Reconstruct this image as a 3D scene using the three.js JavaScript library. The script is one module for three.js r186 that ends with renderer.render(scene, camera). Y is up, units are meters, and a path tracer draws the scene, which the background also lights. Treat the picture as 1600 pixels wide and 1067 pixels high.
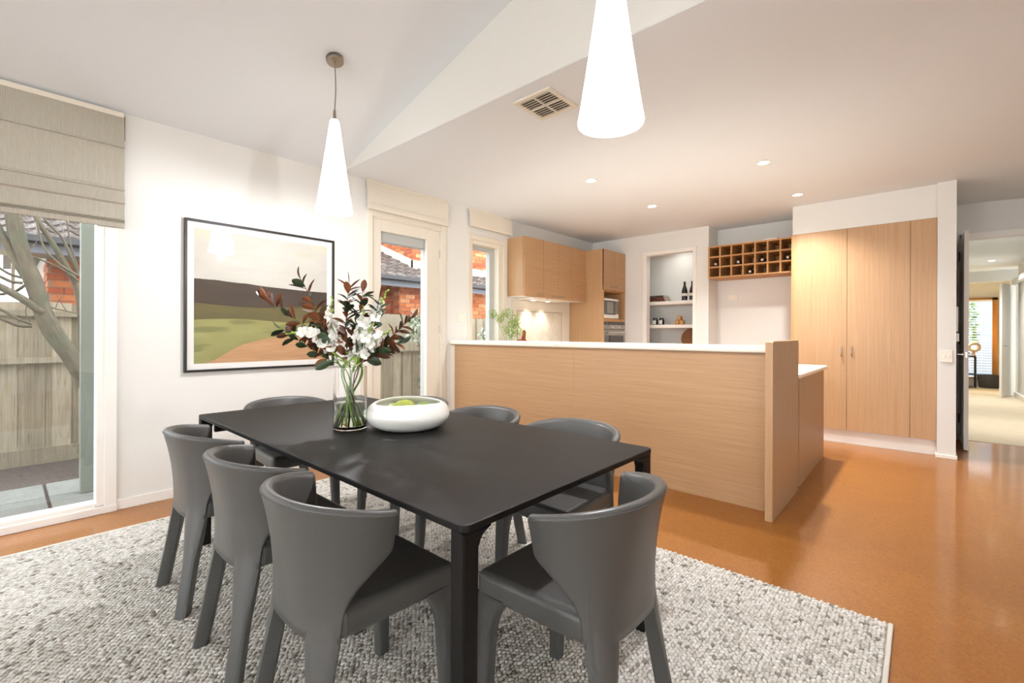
import * as THREE from 'three';
import { RoundedBoxGeometry } from 'three/addons/geometries/RoundedBoxGeometry.js';
import { RectAreaLightUniformsLib } from 'three/addons/lights/RectAreaLightUniformsLib.js';
import { mergeGeometries, mergeVertices, toCreasedNormals } from 'three/addons/utils/BufferGeometryUtils.js';

// ---------------------------------------------------------------- camera, sky, exposure
const scene = new THREE.Scene();
const camera = new THREE.PerspectiveCamera(73.573, 1600 / 1067, 0.05, 200);
camera.rotation.order = 'YXZ';
const YAW = THREE.MathUtils.degToRad(41.8786), ROLL = 0.0036433;
camera.position.set(4.05, 1.2, 0);
camera.rotation.set(0, YAW, ROLL);
camera.setViewOffset(1600, 1067, 0, 12.15, 1600, 1067);
const renderer = new THREE.WebGLRenderer({ antialias: true });
renderer.toneMapping = THREE.LinearToneMapping;
renderer.toneMappingExposure = 1.72;
renderer.shadowMap.enabled = true;
RectAreaLightUniformsLib.init();
scene.background = new THREE.Color().setRGB(3.3, 3.45, 3.6);   // bright overcast sky

// ---------------------------------------------------------------- helpers
const FOCAL = 713.5;
const FWD = new THREE.Vector3(-Math.sin(YAW), 0, -Math.cos(YAW)), RGT = new THREE.Vector3(Math.cos(YAW), 0, -Math.sin(YAW));
function ray(u, v) {
  const a = u - 800, b = v - 521.35, c = Math.cos(ROLL), s = Math.sin(ROLL);
  const p = a * c + b * s, q = -a * s + b * c;
  return FWD.clone().addScaledVector(RGT, p / FOCAL).add(new THREE.Vector3(0, -q / FOCAL, 0));
}
const EYE = new THREE.Vector3(4.05, 1.2, 0);
const onX = (u, v, x) => { const d = ray(u, v); return EYE.clone().addScaledVector(d, (x - EYE.x) / d.x); };
const atDepth = (u, v, depth) => EYE.clone().addScaledVector(ray(u, v), depth);
function rng(seed) { let a = seed >>> 0; return () => { a = (a + 0x6D2B79F5) >>> 0; let t = a; t = Math.imul(t ^ (t >>> 15), t | 1); t ^= t + Math.imul(t ^ (t >>> 7), t | 61); return ((t ^ (t >>> 14)) >>> 0) / 4294967296; }; }
const lerp = (a, b, t) => a + (b - a) * t, clamp = (x, a, b) => Math.max(a, Math.min(b, x));
const smooth = (t) => { t = clamp(t, 0, 1); return t * t * (3 - 2 * t); };

// tileable value noise
function lattice(seed, n) { const r = rng(seed), a = new Float32Array(n * n); for (let i = 0; i < a.length; i++) a[i] = r(); return a; }
const LAT = [11, 22, 33, 44].map((s) => lattice(s, 256));
function noise(u, v, pu, pv, k = 0) {            // u, v in 0..1, period pu x pv cells
  const L = LAT[k % 4], x = u * pu, y = v * pv, x0 = Math.floor(x), y0 = Math.floor(y);
  const fx = smooth(x - x0), fy = smooth(y - y0), m = (a, p) => ((a % p) + p) % p;
  const at = (i, j) => L[(m(j, pv) % 256) * 256 + (m(i, pu) % 256)];
  return lerp(lerp(at(x0, y0), at(x0 + 1, y0), fx), lerp(at(x0, y0 + 1), at(x0 + 1, y0 + 1), fx), fy);
}
function fbm(u, v, pu, pv, oct = 4, k = 0) { let s = 0, a = 0.5, t = 0; for (let i = 0; i < oct; i++) { s += a * noise(u, v, pu, pv, k + i); t += a; a *= 0.5; pu *= 2; pv *= 2; } return s / t; }
function tex(w, h, fn, { srgb = true, size = [1, 1] } = {}) {
  const d = new Uint8Array(w * h * 4);
  for (let j = 0; j < h; j++) for (let i = 0; i < w; i++) {
    const c = fn((i + 0.5) / w, (j + 0.5) / h), o = (j * w + i) * 4;
    if (typeof c === 'number') d[o] = d[o + 1] = d[o + 2] = clamp(c * 255, 0, 255); else for (let q = 0; q < 3; q++) d[o + q] = clamp(c[q], 0, 255);
    d[o + 3] = 255;
  }
  const t = new THREE.DataTexture(d, w, h, THREE.RGBAFormat);
  t.wrapS = t.wrapT = THREE.RepeatWrapping; t.magFilter = THREE.LinearFilter; t.minFilter = THREE.LinearMipmapLinearFilter; t.generateMipmaps = true;
  if (srgb) t.colorSpace = THREE.SRGBColorSpace;
  t.repeat.set(1 / size[0], 1 / size[1]); t.needsUpdate = true;
  return t;
}
const mixc = (a, b, t) => [lerp(a[0], b[0], t), lerp(a[1], b[1], t), lerp(a[2], b[2], t)];

// geometry
function planarUV(g) {                           // uv in metres from position, by the way each face points
  const p = g.attributes.position, n = g.attributes.normal, uv = new Float32Array(p.count * 2);
  for (let i = 0; i < p.count; i++) {
    const ax = Math.abs(n.getX(i)), ay = Math.abs(n.getY(i)), az = Math.abs(n.getZ(i));
    if (ay > ax && ay > az) { uv[2 * i] = p.getX(i); uv[2 * i + 1] = p.getZ(i); }
    else if (ax > az) { uv[2 * i] = p.getZ(i); uv[2 * i + 1] = p.getY(i); }
    else { uv[2 * i] = p.getX(i); uv[2 * i + 1] = p.getY(i); }
  }
  g.setAttribute('uv', new THREE.BufferAttribute(uv, 2));
  return g;
}
function bx(x0, x1, y0, y1, z0, z1, r = 0) {
  const w = Math.abs(x1 - x0), h = Math.abs(y1 - y0), d = Math.abs(z1 - z0);
  let g = r > 0 ? new RoundedBoxGeometry(w, h, d, 2, Math.min(r, w / 2.01, h / 2.01, d / 2.01)) : new THREE.BoxGeometry(w, h, d);
  if (g.index) g = g.toNonIndexed();
  g.translate((x0 + x1) / 2, (y0 + y1) / 2, (z0 + z1) / 2);
  return planarUV(g);
}
function flat(g) { g = g.index ? g.toNonIndexed() : g; for (const k of Object.keys(g.attributes)) if (!['position', 'normal', 'uv'].includes(k)) g.deleteAttribute(k); return g; }
function join(gs) { return gs.length === 1 ? gs[0] : mergeGeometries(gs.map(flat), false); }
const put = (g, x = 0, y = 0, z = 0, rx = 0, ry = 0, rz = 0) => { g.applyMatrix4(new THREE.Matrix4().compose(new THREE.Vector3(x, y, z), new THREE.Quaternion().setFromEuler(new THREE.Euler(rx, ry, rz)), new THREE.Vector3(1, 1, 1))); return g; };
const cyl = (r0, r1, y0, y1, x = 0, z = 0, n = 24) => flat(new THREE.CylinderGeometry(r1, r0, y1 - y0, n).translate(x, (y0 + y1) / 2, z));
const lathe = (pts, n = 32) => flat(new THREE.LatheGeometry(pts.map((p) => new THREE.Vector2(...p)), n));
function tube(pts, r, n = 24, m = 8) {           // r: number or function of t
  const c = new THREE.CatmullRomCurve3(pts.map((p) => (p.isVector3 ? p : new THREE.Vector3(...p))));
  if (typeof r === 'number') return flat(new THREE.TubeGeometry(c, n, r, m, false));
  const g = new THREE.TubeGeometry(c, n, 1, m, false), p = g.attributes.position, q = new THREE.Vector3(), o = new THREE.Vector3();
  for (let i = 0; i <= n; i++) { c.getPointAt(i / n, o); const k = r(i / n); for (let j = 0; j <= m; j++) { const a = i * (m + 1) + j; q.fromBufferAttribute(p, a).sub(o).multiplyScalar(k).add(o); p.setXYZ(a, q.x, q.y, q.z); } }
  return flat(g);
}
function bar(a, b, r, m = 8) { return tube([a, new THREE.Vector3(...a).lerp(new THREE.Vector3(...b), 0.5).toArray(), b], r, 2, m); }
function gridGeo(nu, nv, fn, closeU = false) {   // fn(i, j) -> [x, y, z]; smooth surface
  const pos = [], idx = [];
  for (let j = 0; j <= nv; j++) for (let i = 0; i <= nu; i++) pos.push(...fn(i, j));
  for (let j = 0; j < nv; j++) for (let i = 0; i < nu; i++) { const a = j * (nu + 1) + i, b = a + 1, c = a + nu + 1, d = c + 1; idx.push(a, b, d, a, d, c); }
  const g = new THREE.BufferGeometry(); g.setAttribute('position', new THREE.Float32BufferAttribute(pos, 3)); g.setIndex(idx);
  g.setAttribute('uv', new THREE.Float32BufferAttribute(new Float32Array(pos.length / 3 * 2), 2));
  g.computeVertexNormals(); return g;
}
function extrude(pts, depth, bevel = 0) {        // pts in x,y; depth along z
  const s = new THREE.Shape(pts.map((p) => new THREE.Vector2(...p)));
  return flat(new THREE.ExtrudeGeometry(s, { depth, bevelEnabled: bevel > 0, bevelSize: bevel, bevelThickness: bevel, bevelSegments: 2, curveSegments: 8 }));
}
// wall of boxes with rectangular holes; axis 'x': plane normal x, a = z ; axis 'z': a = x
function holed(axis, t0, t1, a0, a1, y0, y1, holes = []) {
  const as = [...new Set([a0, a1, ...holes.flatMap((h) => [h[0], h[1]])])].sort((p, q) => p - q), ys = [...new Set([y0, y1, ...holes.flatMap((h) => [h[2], h[3]])])].sort((p, q) => p - q), out = [];
  for (let i = 0; i + 1 < as.length; i++) {
    let start = null;
    for (let j = 0; j + 1 < ys.length; j++) {
      const am = (as[i] + as[i + 1]) / 2, ym = (ys[j] + ys[j + 1]) / 2, hole = holes.some((h) => am > h[0] && am < h[1] && ym > h[2] && ym < h[3]);
      if (!hole && start === null) start = ys[j];
      if (start !== null && (hole || j + 2 === ys.length)) {
        const end = hole ? ys[j] : ys[j + 1];
        out.push(axis === 'x' ? bx(t0, t1, start, end, as[i], as[i + 1]) : bx(as[i], as[i + 1], start, end, t0, t1)); start = null;
      }
    }
  }
  return join(out);
}
// objects
const taken = new Map();
function numbered(n) { const k = taken.get(n) ?? 0; taken.set(n, k + 1); return k ? n + '_' + String(k).padStart(3, '0') : n; }
const BASE = new WeakMap();
function mesh(name, g, m, parent = scene) {
  const o = new THREE.Mesh(Array.isArray(g) ? join(g) : g, m); o.name = parent === scene ? numbered(name) : name; o.castShadow = o.receiveShadow = true; parent.add(o); return o;
}
function thing(name, label, category, base = [0, 0, 0], group) {
  const o = new THREE.Group(); o.name = numbered(name); o.position.set(...base); o.userData = { label, category }; if (group) o.userData.group = group;
  BASE.set(o, base); scene.add(o); return o;
}
function part(parent, name, g, m) {              // g in world coordinates; parent a thing or a part of it
  g = Array.isArray(g) ? join(g) : g; const b = BASE.get(parent) ?? [0, 0, 0]; g.translate(-b[0], -b[1], -b[2]);
  const o = mesh(name, g, m, parent); BASE.set(o, b); return o;
}
function single(name, label, category, g, m, group) {   // a thing that is one mesh, standing at the bottom centre of its box
  g = Array.isArray(g) ? join(g) : g; g.computeBoundingBox(); const b = g.boundingBox, c = [(b.min.x + b.max.x) / 2, b.min.y, (b.min.z + b.max.z) / 2];
  g.translate(-c[0], -c[1], -c[2]); const o = mesh(name, g, m); o.position.set(...c); o.userData = { label, category }; if (group) o.userData.group = group; BASE.set(o, c); return o;
}
function struct(name, label, category, g, m) { const o = mesh(name, g, m); o.name = name; o.userData = { kind: 'structure', label, category }; return o; }
function dup(src, label) { const o = src.clone(); o.name = numbered(src.name.replace(/_\d{3}$/, '')); o.userData = { ...src.userData }; if (label) o.userData.label = label; scene.add(o); return o; }
const std = (color, roughness = 0.6, o = {}) => new THREE.MeshStandardMaterial({ color, roughness, ...o });
const phy = (color, roughness, o = {}) => new THREE.MeshPhysicalMaterial({ color, roughness, ...o });
// ---------------------------------------------------------------- materials
const plasterBump = tex(512, 512, (u, v) => 0.5 + 0.5 * (fbm(u, v, 60, 60, 3) - 0.5), { srgb: false, size: [0.8, 0.8] });
const M = {};
M.wall = std('#e3e2dc', 0.75, { bumpMap: plasterBump, bumpScale: 0.0006 });
M.ceiling = std('#e5eaee', 0.85, { bumpMap: plasterBump, bumpScale: 0.0004 });
M.trim = std('#efece4', 0.4);
M.gloss = std('#f0ede6', 0.35);
M.creamTrim = std('#e2dbcb', 0.45);
const corkTex = tex(1024, 1024, (u, v) => {
  const g = noise(u, v, 250, 250, 0), f = noise(u, v, 120, 200, 1), c = fbm(u, v, 10, 10, 3, 2), w = noise(u + 0.01 * f, v, 170, 90, 3);
  let col = mixc([172, 103, 22], [212, 143, 50], 0.55 * g + 0.45 * f);
  col = mixc(col, [160, 96, 28], smooth((w - 0.72) / 0.2) * 0.5);
  col = mixc(col, [222, 156, 78], smooth((g - 0.8) / 0.15) * 0.5);
  return mixc(col, [174, 98, 24], c * 0.45);
}, { size: [1.15, 1.15] });
M.cork = phy('#d6d6d6', 0.45, { map: corkTex, clearcoat: 0.45, clearcoatRoughness: 0.1 });
const carpetTex = tex(512, 512, (u, v) => mixc([206, 192, 166], [232, 220, 196], 0.6 * noise(u, v, 200, 200) + 0.4 * fbm(u, v, 12, 12, 3, 1)), { size: [0.7, 0.7] });
M.carpet = std('#ffffff', 0.95, { map: carpetTex, bumpMap: carpetTex, bumpScale: 0.003 });
function oakFn(u, v) {
  const warp = fbm(u, v, 3, 4, 3, 1), g = fbm(u + 0.0, v + 0.03 * warp, 5, 90, 4, 0), fine = noise(u, v, 40, 250, 2), cath = 0.5 + 0.5 * Math.sin((v * 34 + warp * 7) * Math.PI * 2);
  let c = mixc([196, 160, 120], [216, 182, 144], g);
  c = mixc(c, [184, 146, 104], smooth((cath - 0.75) / 0.3) * 0.2 * smooth((fbm(u, v, 2, 3, 2, 3) - 0.35) / 0.3));
  c = mixc(c, [178, 140, 100], smooth((fine - 0.76) / 0.2) * 0.16);
  return c;
}
const oakH = tex(1024, 512, oakFn, { size: [1.7, 0.9] }), oakV = tex(512, 1024, (u, v) => oakFn(v, u), { size: [0.9, 1.9] });
M.oak = std('#e6ddd2', 0.42, { map: oakH, bumpMap: oakH, bumpScale: 0.0003 });
M.oakTall = std('#e6ddd2', 0.42, { map: oakV, bumpMap: oakV, bumpScale: 0.0003 });
M.oakEnd = std('#e6ddd2', 0.42, { map: oakV });
M.rackOak = std('#ecd3aa', 0.5, { map: oakH });
M.bench = phy('#f0eadc', 0.25, { clearcoat: 0.3 });
const blackGrain = tex(1024, 1024, (u, v) => {
  const g = fbm(u, v, 6, 110, 4, 0), f = noise(u, v, 30, 250, 1), b = fbm(u, v, 7, 7, 4, 2), s = smooth((noise(u, v, 14, 220, 3) - 0.86) / 0.1);
  let c = mixc([25, 24, 23], [40, 37, 35], 0.5 * g + 0.5 * b); c = mixc(c, [15, 14, 13], smooth((f - 0.7) / 0.3) * 0.6); return mixc(c, [66, 62, 58], s * smooth((b - 0.5) / 0.2) * 0.5);
}, { size: [1.3, 1.0] });
M.blackWood = phy('#b4b0ac', 0.52, { specularIntensity: 0.5, map: blackGrain, bumpMap: blackGrain, bumpScale: 0.0012 });
const hide = tex(512, 512, (u, v) => 0.5 * noise(u, v, 130, 130) + 0.5 * noise(u, v, 70, 70, 1), { srgb: false, size: [0.25, 0.25] });
M.leather = phy('#4b4a47', 0.4, { bumpMap: hide, bumpScale: 0.0004, clearcoat: 0.2, clearcoatRoughness: 0.35 });
M.thread = std('#6b6b67', 0.6);
M.blackPlastic = std('#1b1b1b', 0.4);
M.steel = std('#b9b4aa', 0.3, { metalness: 1 });
M.nickel = std('#a89f92', 0.32, { metalness: 1 });
M.chrome = std('#d8d8d8', 0.15, { metalness: 1 });
M.glassPane = phy('#ffffff', 0.02, { transmission: 1, thickness: 0, ior: 1.5 });
M.darkGlass = phy('#15130f', 0.08, { clearcoat: 1 });
const ribs = tex(256, 64, (u, v) => 0.5 + 0.5 * Math.sin(u * Math.PI * 2 * 16), { srgb: false, size: [0.11, 0.11] });
const ribCol = tex(512, 128, (u, v) => { const s = 0.5 + 0.5 * Math.sin(u * Math.PI * 2 * 32), n = fbm(u, v, 64, 8, 3); return mixc([160, 154, 140], [194, 188, 173], 0.65 * s + 0.35 * n); }, { size: [0.22, 0.22] });
M.blindRib = std('#ffffff', 0.9, { map: ribCol, bumpMap: ribs, bumpScale: 0.0012 });
const linen = tex(256, 256, (u, v) => mixc([220, 211, 194], [232, 225, 210], 0.5 * noise(u, v, 128, 12) + 0.5 * noise(u, v, 12, 128, 1)), { size: [0.15, 0.15] });
M.linen = std('#ffffff', 0.9, { map: linen });
M.frameBlack = std('#1d1a17', 0.45);
M.mat = std('#f1efe9', 0.9);
M.opal = phy('#ffffff', 0.25, { emissive: '#fffaf2', emissiveIntensity: 2.6 });
M.lampDisc = std('#ffffff', 0.4, { emissive: '#fff1dc', emissiveIntensity: 6 });
M.stoneware = phy('#eceae2', 0.3, { clearcoat: 0.6, clearcoatRoughness: 0.2 });
const glaze = tex(256, 256, (u, v) => { const n = fbm(u, v, 10, 10, 4), s = noise(u, v, 110, 110, 1); return mixc([236, 234, 226], [168, 166, 138], smooth((s - 0.78) / 0.12) * 0.55 * smooth((n - 0.35) / 0.2)); }, { size: [0.3, 0.3] });
M.bowlInside = phy('#ffffff', 0.3, { map: glaze, side: THREE.DoubleSide, clearcoat: 0.6, clearcoatRoughness: 0.2 });
// outdoors
const plank = tex(256, 1024, (u, v) => {
  const g = fbm(u, v, 60, 4, 4, 0), k = fbm(u, v, 6, 5, 3, 2), f = noise(u, v, 200, 12, 1);
  let c = mixc([120, 112, 98], [186, 178, 162], 0.55 * g + 0.45 * k); c = mixc(c, [92, 84, 70], smooth((f - 0.74) / 0.2) * 0.5); return mixc(c, [128, 122, 92], smooth((k - 0.6) / 0.2) * 0.4);
}, { size: [0.5, 1.6] });
M.plank = ['#f4efe6', '#d8d2c6', '#fffaf0'].map((c) => std(c, 0.85, { map: plank, bumpMap: plank, bumpScale: 0.002 }));
M.postPaint = std('#757a70', 0.6);
const soil = tex(512, 512, (u, v) => { const g = noise(u, v, 120, 120), f = fbm(u, v, 20, 20, 3, 1), s = noise(u, v, 90, 200, 2); let c = mixc([42, 34, 29], [84, 72, 63], 0.6 * g + 0.4 * f); return mixc(c, [170, 154, 120], smooth((s - 0.9) / 0.06) * 0.7); }, { size: [0.9, 0.9] });
M.soil = std('#ffffff', 0.95, { map: soil, bumpMap: soil, bumpScale: 0.02 });
const paverTex = tex(512, 512, (u, v) => mixc([138, 140, 136], [182, 183, 178], 0.5 * noise(u, v, 180, 180) + 0.5 * fbm(u, v, 8, 8, 4, 1)), { size: [0.8, 0.8] });
M.paver = ['#b4b6b4', '#a6a9a6', '#bdbdb8'].map((c) => std(c, 0.85, { map: paverTex, bumpMap: paverTex, bumpScale: 0.003 }));
const brickTex = tex(256, 256, (u, v) => { const n = fbm(u, v, 8, 8, 4), g = noise(u, v, 120, 120, 1); return mixc([190, 190, 190], [255, 255, 255], 0.6 * n + 0.4 * g); }, { size: [0.4, 0.4] });
M.brick = ['#c9703f', '#d98450', '#bd6236', '#e09a68', '#cf7c4a', '#b25a34'].map((c) => std(c, 0.85, { map: brickTex }));
M.mortar = std('#8d8378', 0.95);
const tileTex = tex(256, 256, (u, v) => { const n = fbm(u, v, 10, 10, 4), l = smooth((fbm(u, v, 14, 14, 3, 2) - 0.58) / 0.12); return mixc(mixc([52, 46, 44], [92, 80, 74], n), [178, 176, 168], l * 0.7); }, { size: [0.5, 0.5] });
M.roofTile = ['#ffffff', '#e6dcd6', '#d6d0cc'].map((c) => std(c, 0.8, { map: tileTex }));
M.gutter = std('#3a3a3d', 0.5);
M.fascia = std('#6e7178', 0.6);
M.soffit = std('#b8ad97', 0.8);
M.flashing = std('#dccbbd', 0.7);
const bark = tex(256, 512, (u, v) => { const n = fbm(u, v, 12, 20, 4), m = fbm(u, v, 5, 7, 3, 2), r = noise(u, v, 6, 90, 1); let c = mixc([112, 104, 90], [176, 168, 148], n); c = mixc(c, [120, 136, 112], smooth((m - 0.5) / 0.2) * 0.55); return mixc(c, [72, 62, 50], smooth((r - 0.8) / 0.15) * 0.5); }, { size: [1, 1] });
M.bark = std('#b0aca4', 0.9, { map: bark, bumpMap: bark, bumpScale: 0.004 });
const leafy = (c, o = {}) => phy(c, 0.6, { side: THREE.DoubleSide, ...o });
M.leafGreen = ['#34452c', '#43573a', '#283723'].map((c) => leafy(c, { roughness: 0.45 }));
M.leafBrown = ['#6a3c20', '#7d4826', '#54301c', '#8f5630'].map((c) => leafy(c, { roughness: 0.7 }));
M.stemBrown = std('#4a3526', 0.8); M.stemGreen = std('#7fa544', 0.6);
M.petal = leafy('#f4f3ea', { transmission: 0.15, thickness: 0, roughness: 0.9 });
M.bud = leafy('#a9c25a');
M.shrub = leafy('#5f7056'); M.shrubPale = leafy('#9aa893');
M.hedge = leafy('#64823a');
M.doorWhite = std('#ebe7de', 0.45);
M.switchPlate = std('#efe9da', 0.4);
M.outerFrame = std('#b9bcb8', 0.6);
// ---------------------------------------------------------------- the room
const CEIL = 2.7, rake = (x) => 2.69 + 0.265 * x, RIDGE = 6.2, EAST = 9, SOUTH = 3.6, BULK = -2.1;
const rakeAt = (x) => (x < RIDGE ? rake(x) : rake(RIDGE) - 0.265 * (x - RIDGE));
struct('floor', 'glossy orange cork floor running through dining room and kitchen', 'floor', bx(0, EAST, -0.12, 0, -7.36, SOUTH), M.cork);
struct('floor_hall', 'pale beige carpet floor of the hallway beyond the open door', 'carpet', bx(4.3, 7, -0.12, 0.004, -15.3, -7.36), M.carpet);
const W1 = [-0.44, 2.5, 0.05, 2.42], D1 = [-3.31, -2.44, 0.0, 2.36], W2 = [-4.33, -3.75, 1.02, 2.34];
struct('wall_left', 'warm white plaster wall with the picture, window and glazed door', 'wall', holed('x', -0.16, 0, -7.2, SOUTH, -0.12, 2.8, [W1, D1, W2]), M.wall);
// wall behind the camera with wide glazed openings, and the far side of the living area
struct('wall_south', 'white wall with wide glazed openings opposite the kitchen', 'wall', holed('z', SOUTH, SOUTH + 0.16, -0.16, EAST + 0.16, -0.12, 4.6, [[0.6, 3.6, 0.04, 2.4], [4.1, 8.2, 0.04, 2.4]]), M.wall);
struct('wall_right', 'white wall with glazed openings at the living end of the room', 'wall', holed('x', EAST, EAST + 0.16, -7.36, SOUTH, -0.12, 4.6, [[0.5, 3.3, 0.04, 2.4]]), M.wall);
struct('window_4', 'glass of the wide openings opposite the kitchen', 'window', [bx(0.6, 3.6, 0.04, 2.4, SOUTH + 0.07, SOUTH + 0.074), bx(4.1, 8.2, 0.04, 2.4, SOUTH + 0.07, SOUTH + 0.074)], M.glassPane);
struct('window_5', 'glass of the openings at the living end', 'window', bx(EAST + 0.07, EAST + 0.074, 0.04, 2.4, 0.5, 3.3), M.glassPane);
{
  const g = [];
  for (const [a, b] of [[0.6, 3.6], [4.1, 8.2]]) { const n = Math.round((b - a) / 1.02); for (let i = 0; i <= n; i++) { const x = lerp(a, b, i / n); g.push(bx(x - 0.03, x + 0.03, 0.04, 2.4, SOUTH + 0.03, SOUTH + 0.11)); } g.push(bx(a, b, 0.04, 0.1, SOUTH + 0.03, SOUTH + 0.11), bx(a, b, 2.34, 2.4, SOUTH + 0.03, SOUTH + 0.11)); }
  for (const [a, b, y] of [[0.5, 3.3, 0.04]]) { const n = Math.round((b - a) / 1.02); for (let i = 0; i <= n; i++) { const z = lerp(a, b, i / n); g.push(bx(EAST + 0.03, EAST + 0.11, y, y === 0.3 ? 2.3 : 2.4, z - 0.03, z + 0.03)); } }
  struct('trim_4', 'white window mullions of the living end openings', 'window frame', g, M.trim);
}
// ceilings
struct('ceiling', 'flat white kitchen ceiling', 'ceiling', bx(-0.16, 4.62, CEIL, CEIL + 0.1, -7.46, BULK - 0.003), M.ceiling);
{
  const h = (x) => CEIL - 0.07 * (x - 4.62);
  const g = extrude([[4.62, CEIL], [EAST + 0.1, h(EAST + 0.1)], [EAST + 0.1, h(EAST + 0.1) + 0.1], [4.62, CEIL + 0.1]], 7.46 - 0.0 + BULK - 0.0); g.translate(0, 0, -7.46);
  struct('ceiling_passage', 'white ceiling falling gently above the passage to the hall', 'ceiling', planarUV(g), M.ceiling);
  const p = [[-0.16, rake(-0.16)], [RIDGE, rake(RIDGE)], [EAST + 0.16, rakeAt(EAST + 0.16)], [EAST + 0.16, rakeAt(EAST + 0.16) + 0.12], [RIDGE, rake(RIDGE) + 0.12], [-0.16, rake(-0.16) + 0.12]];
  const d = extrude(p, SOUTH + 0.2 - BULK); d.translate(0, 0, BULK);
  struct('ceiling_dining', 'white raked ceiling rising from the picture wall above the table', 'ceiling', planarUV(d), M.ceiling);
  const b = extrude([[-0.1, CEIL + 0.004], [4.62, CEIL + 0.004], [EAST + 0.1, h(EAST + 0.1) + 0.004], [EAST + 0.1, rakeAt(EAST + 0.1) + 0.1], [RIDGE, rake(RIDGE) + 0.1], [-0.1, rake(-0.1) + 0.1]], 0.1); b.translate(0, 0, BULK - 0.1);
  struct('wall_bulkhead', 'white triangular bulkhead where the raked ceiling meets the flat one', 'wall', planarUV(b), M.wall);
}
// back of the kitchen
const ZB = -6.506, PA = 0.956, PB = 1.646, PH = 2.38, NX = 1.86, NZ = -6.88, CX0 = 2.92, CZ = -6.19;
struct('wall_back', 'white kitchen end wall with the open pantry doorway', 'wall', holed('z', ZB - 0.1, ZB, 0, NX, -0.12, CEIL, [[PA, PB, -0.12, PH]]), M.wall);
struct('wall_niche', 'white recess walls behind the hanging wine rack', 'wall', [bx(NX - 0.1, NX, -0.12, CEIL, NZ, ZB - 0.1), bx(NX - 0.1, 4.2, -0.12, CEIL, NZ - 0.1, NZ)], M.wall);
struct('wall_pantry', 'pale walls inside the pantry', 'wall', [bx(0, NX, -0.12, CEIL, -7.2, -7.1), bx(0.4, 0.5, -0.12, CEIL, -7.1, ZB - 0.1), bx(NX - 0.1, NX, -0.12, CEIL, -7.1, NZ - 0.1)], M.wall);
struct('wall_cupboard', 'white bulkhead above the tall oak cupboard', 'wall', bx(CX0, 4.165, 2.372, CEIL, -6.88, CZ - 0.004), M.wall);
struct('wall_nib', 'white wall end beside the tall oak cupboard', 'wall', bx(4.165, 4.3, 0, CEIL, -7.36, -6.14), M.wall);
struct('baseboard_nib', 'white baseboard wrapping the foot of the wall end', 'baseboard', [bx(4.155, 4.312, 0, 0.035, -6.4, -6.128, 0.004)], M.trim);
struct('wall_hall_door', 'white wall around the doorway to the carpeted hall', 'wall', holed('z', -7.46, -7.36, 4.2, EAST, -0.12, CEIL, [[4.44, 5.42, -0.12, 2.29]]), M.wall);
struct('trim_1', 'white architrave around the doorway to the hall', 'trim', [bx(4.375, 4.445, 0, 2.36, -7.375, -7.34, 0.006), bx(5.41, 5.48, 0, 2.36, -7.375, -7.34, 0.006), bx(4.375, 5.48, 2.285, 2.36, -7.375, -7.34, 0.006)], M.trim);
struct('trim_2', 'white architrave framing the pantry doorway', 'trim', [bx(PA - 0.065, PA, 0, PH + 0.06, ZB - 0.005, ZB + 0.018, 0.005), bx(PB, PB + 0.05, 0, PH + 0.06, ZB - 0.005, ZB + 0.018, 0.005), bx(PA, PB, PH, PH + 0.06, ZB - 0.005, ZB + 0.018, 0.005)], M.trim);
struct('baseboard_left', 'white baseboard along the picture wall', 'baseboard', [bx(0, 0.014, 0, 0.07, -2.42, -0.5, 0.003), bx(0, 0.014, 0, 0.07, -3.43, -3.36)], M.trim);
// hall and far room
struct('wall_hall', 'pale walls of the hallway and the room at its end', 'wall', [
  bx(5.45, 5.55, -0.12, 2.6, -13.2, -7.46), bx(4.2, 4.3, -0.12, 2.8, -15.3, -7.46), holed('z', -14.0, -13.9, 4.3, 7, -0.12, 2.8, [[4.4, 5.42, -0.12, 2.33]]), bx(5.55, 7, -0.12, 2.8, -13.3, -13.2),
  bx(7, 7.1, -0.12, 2.8, -15.4, -13.9), holed('z', -15.4, -15.3, 4.2, 7.1, -0.12, 2.8, [[4.55, 5.28, 0.22, 2.02]])], M.wall);
struct('ceiling_hall', 'white hallway ceiling', 'ceiling', bx(4.2, 7.1, 2.56, 2.66, -15.4, -7.46), M.ceiling);
struct('trim_3', 'white cornice moulding along the hallway wall', 'trim', [bx(5.36, 5.45, 2.2, 2.3, -13.2, -7.46, 0.02), bx(5.40, 5.45, 0.0, 0.1, -13.2, -7.46)], M.trim);

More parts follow.
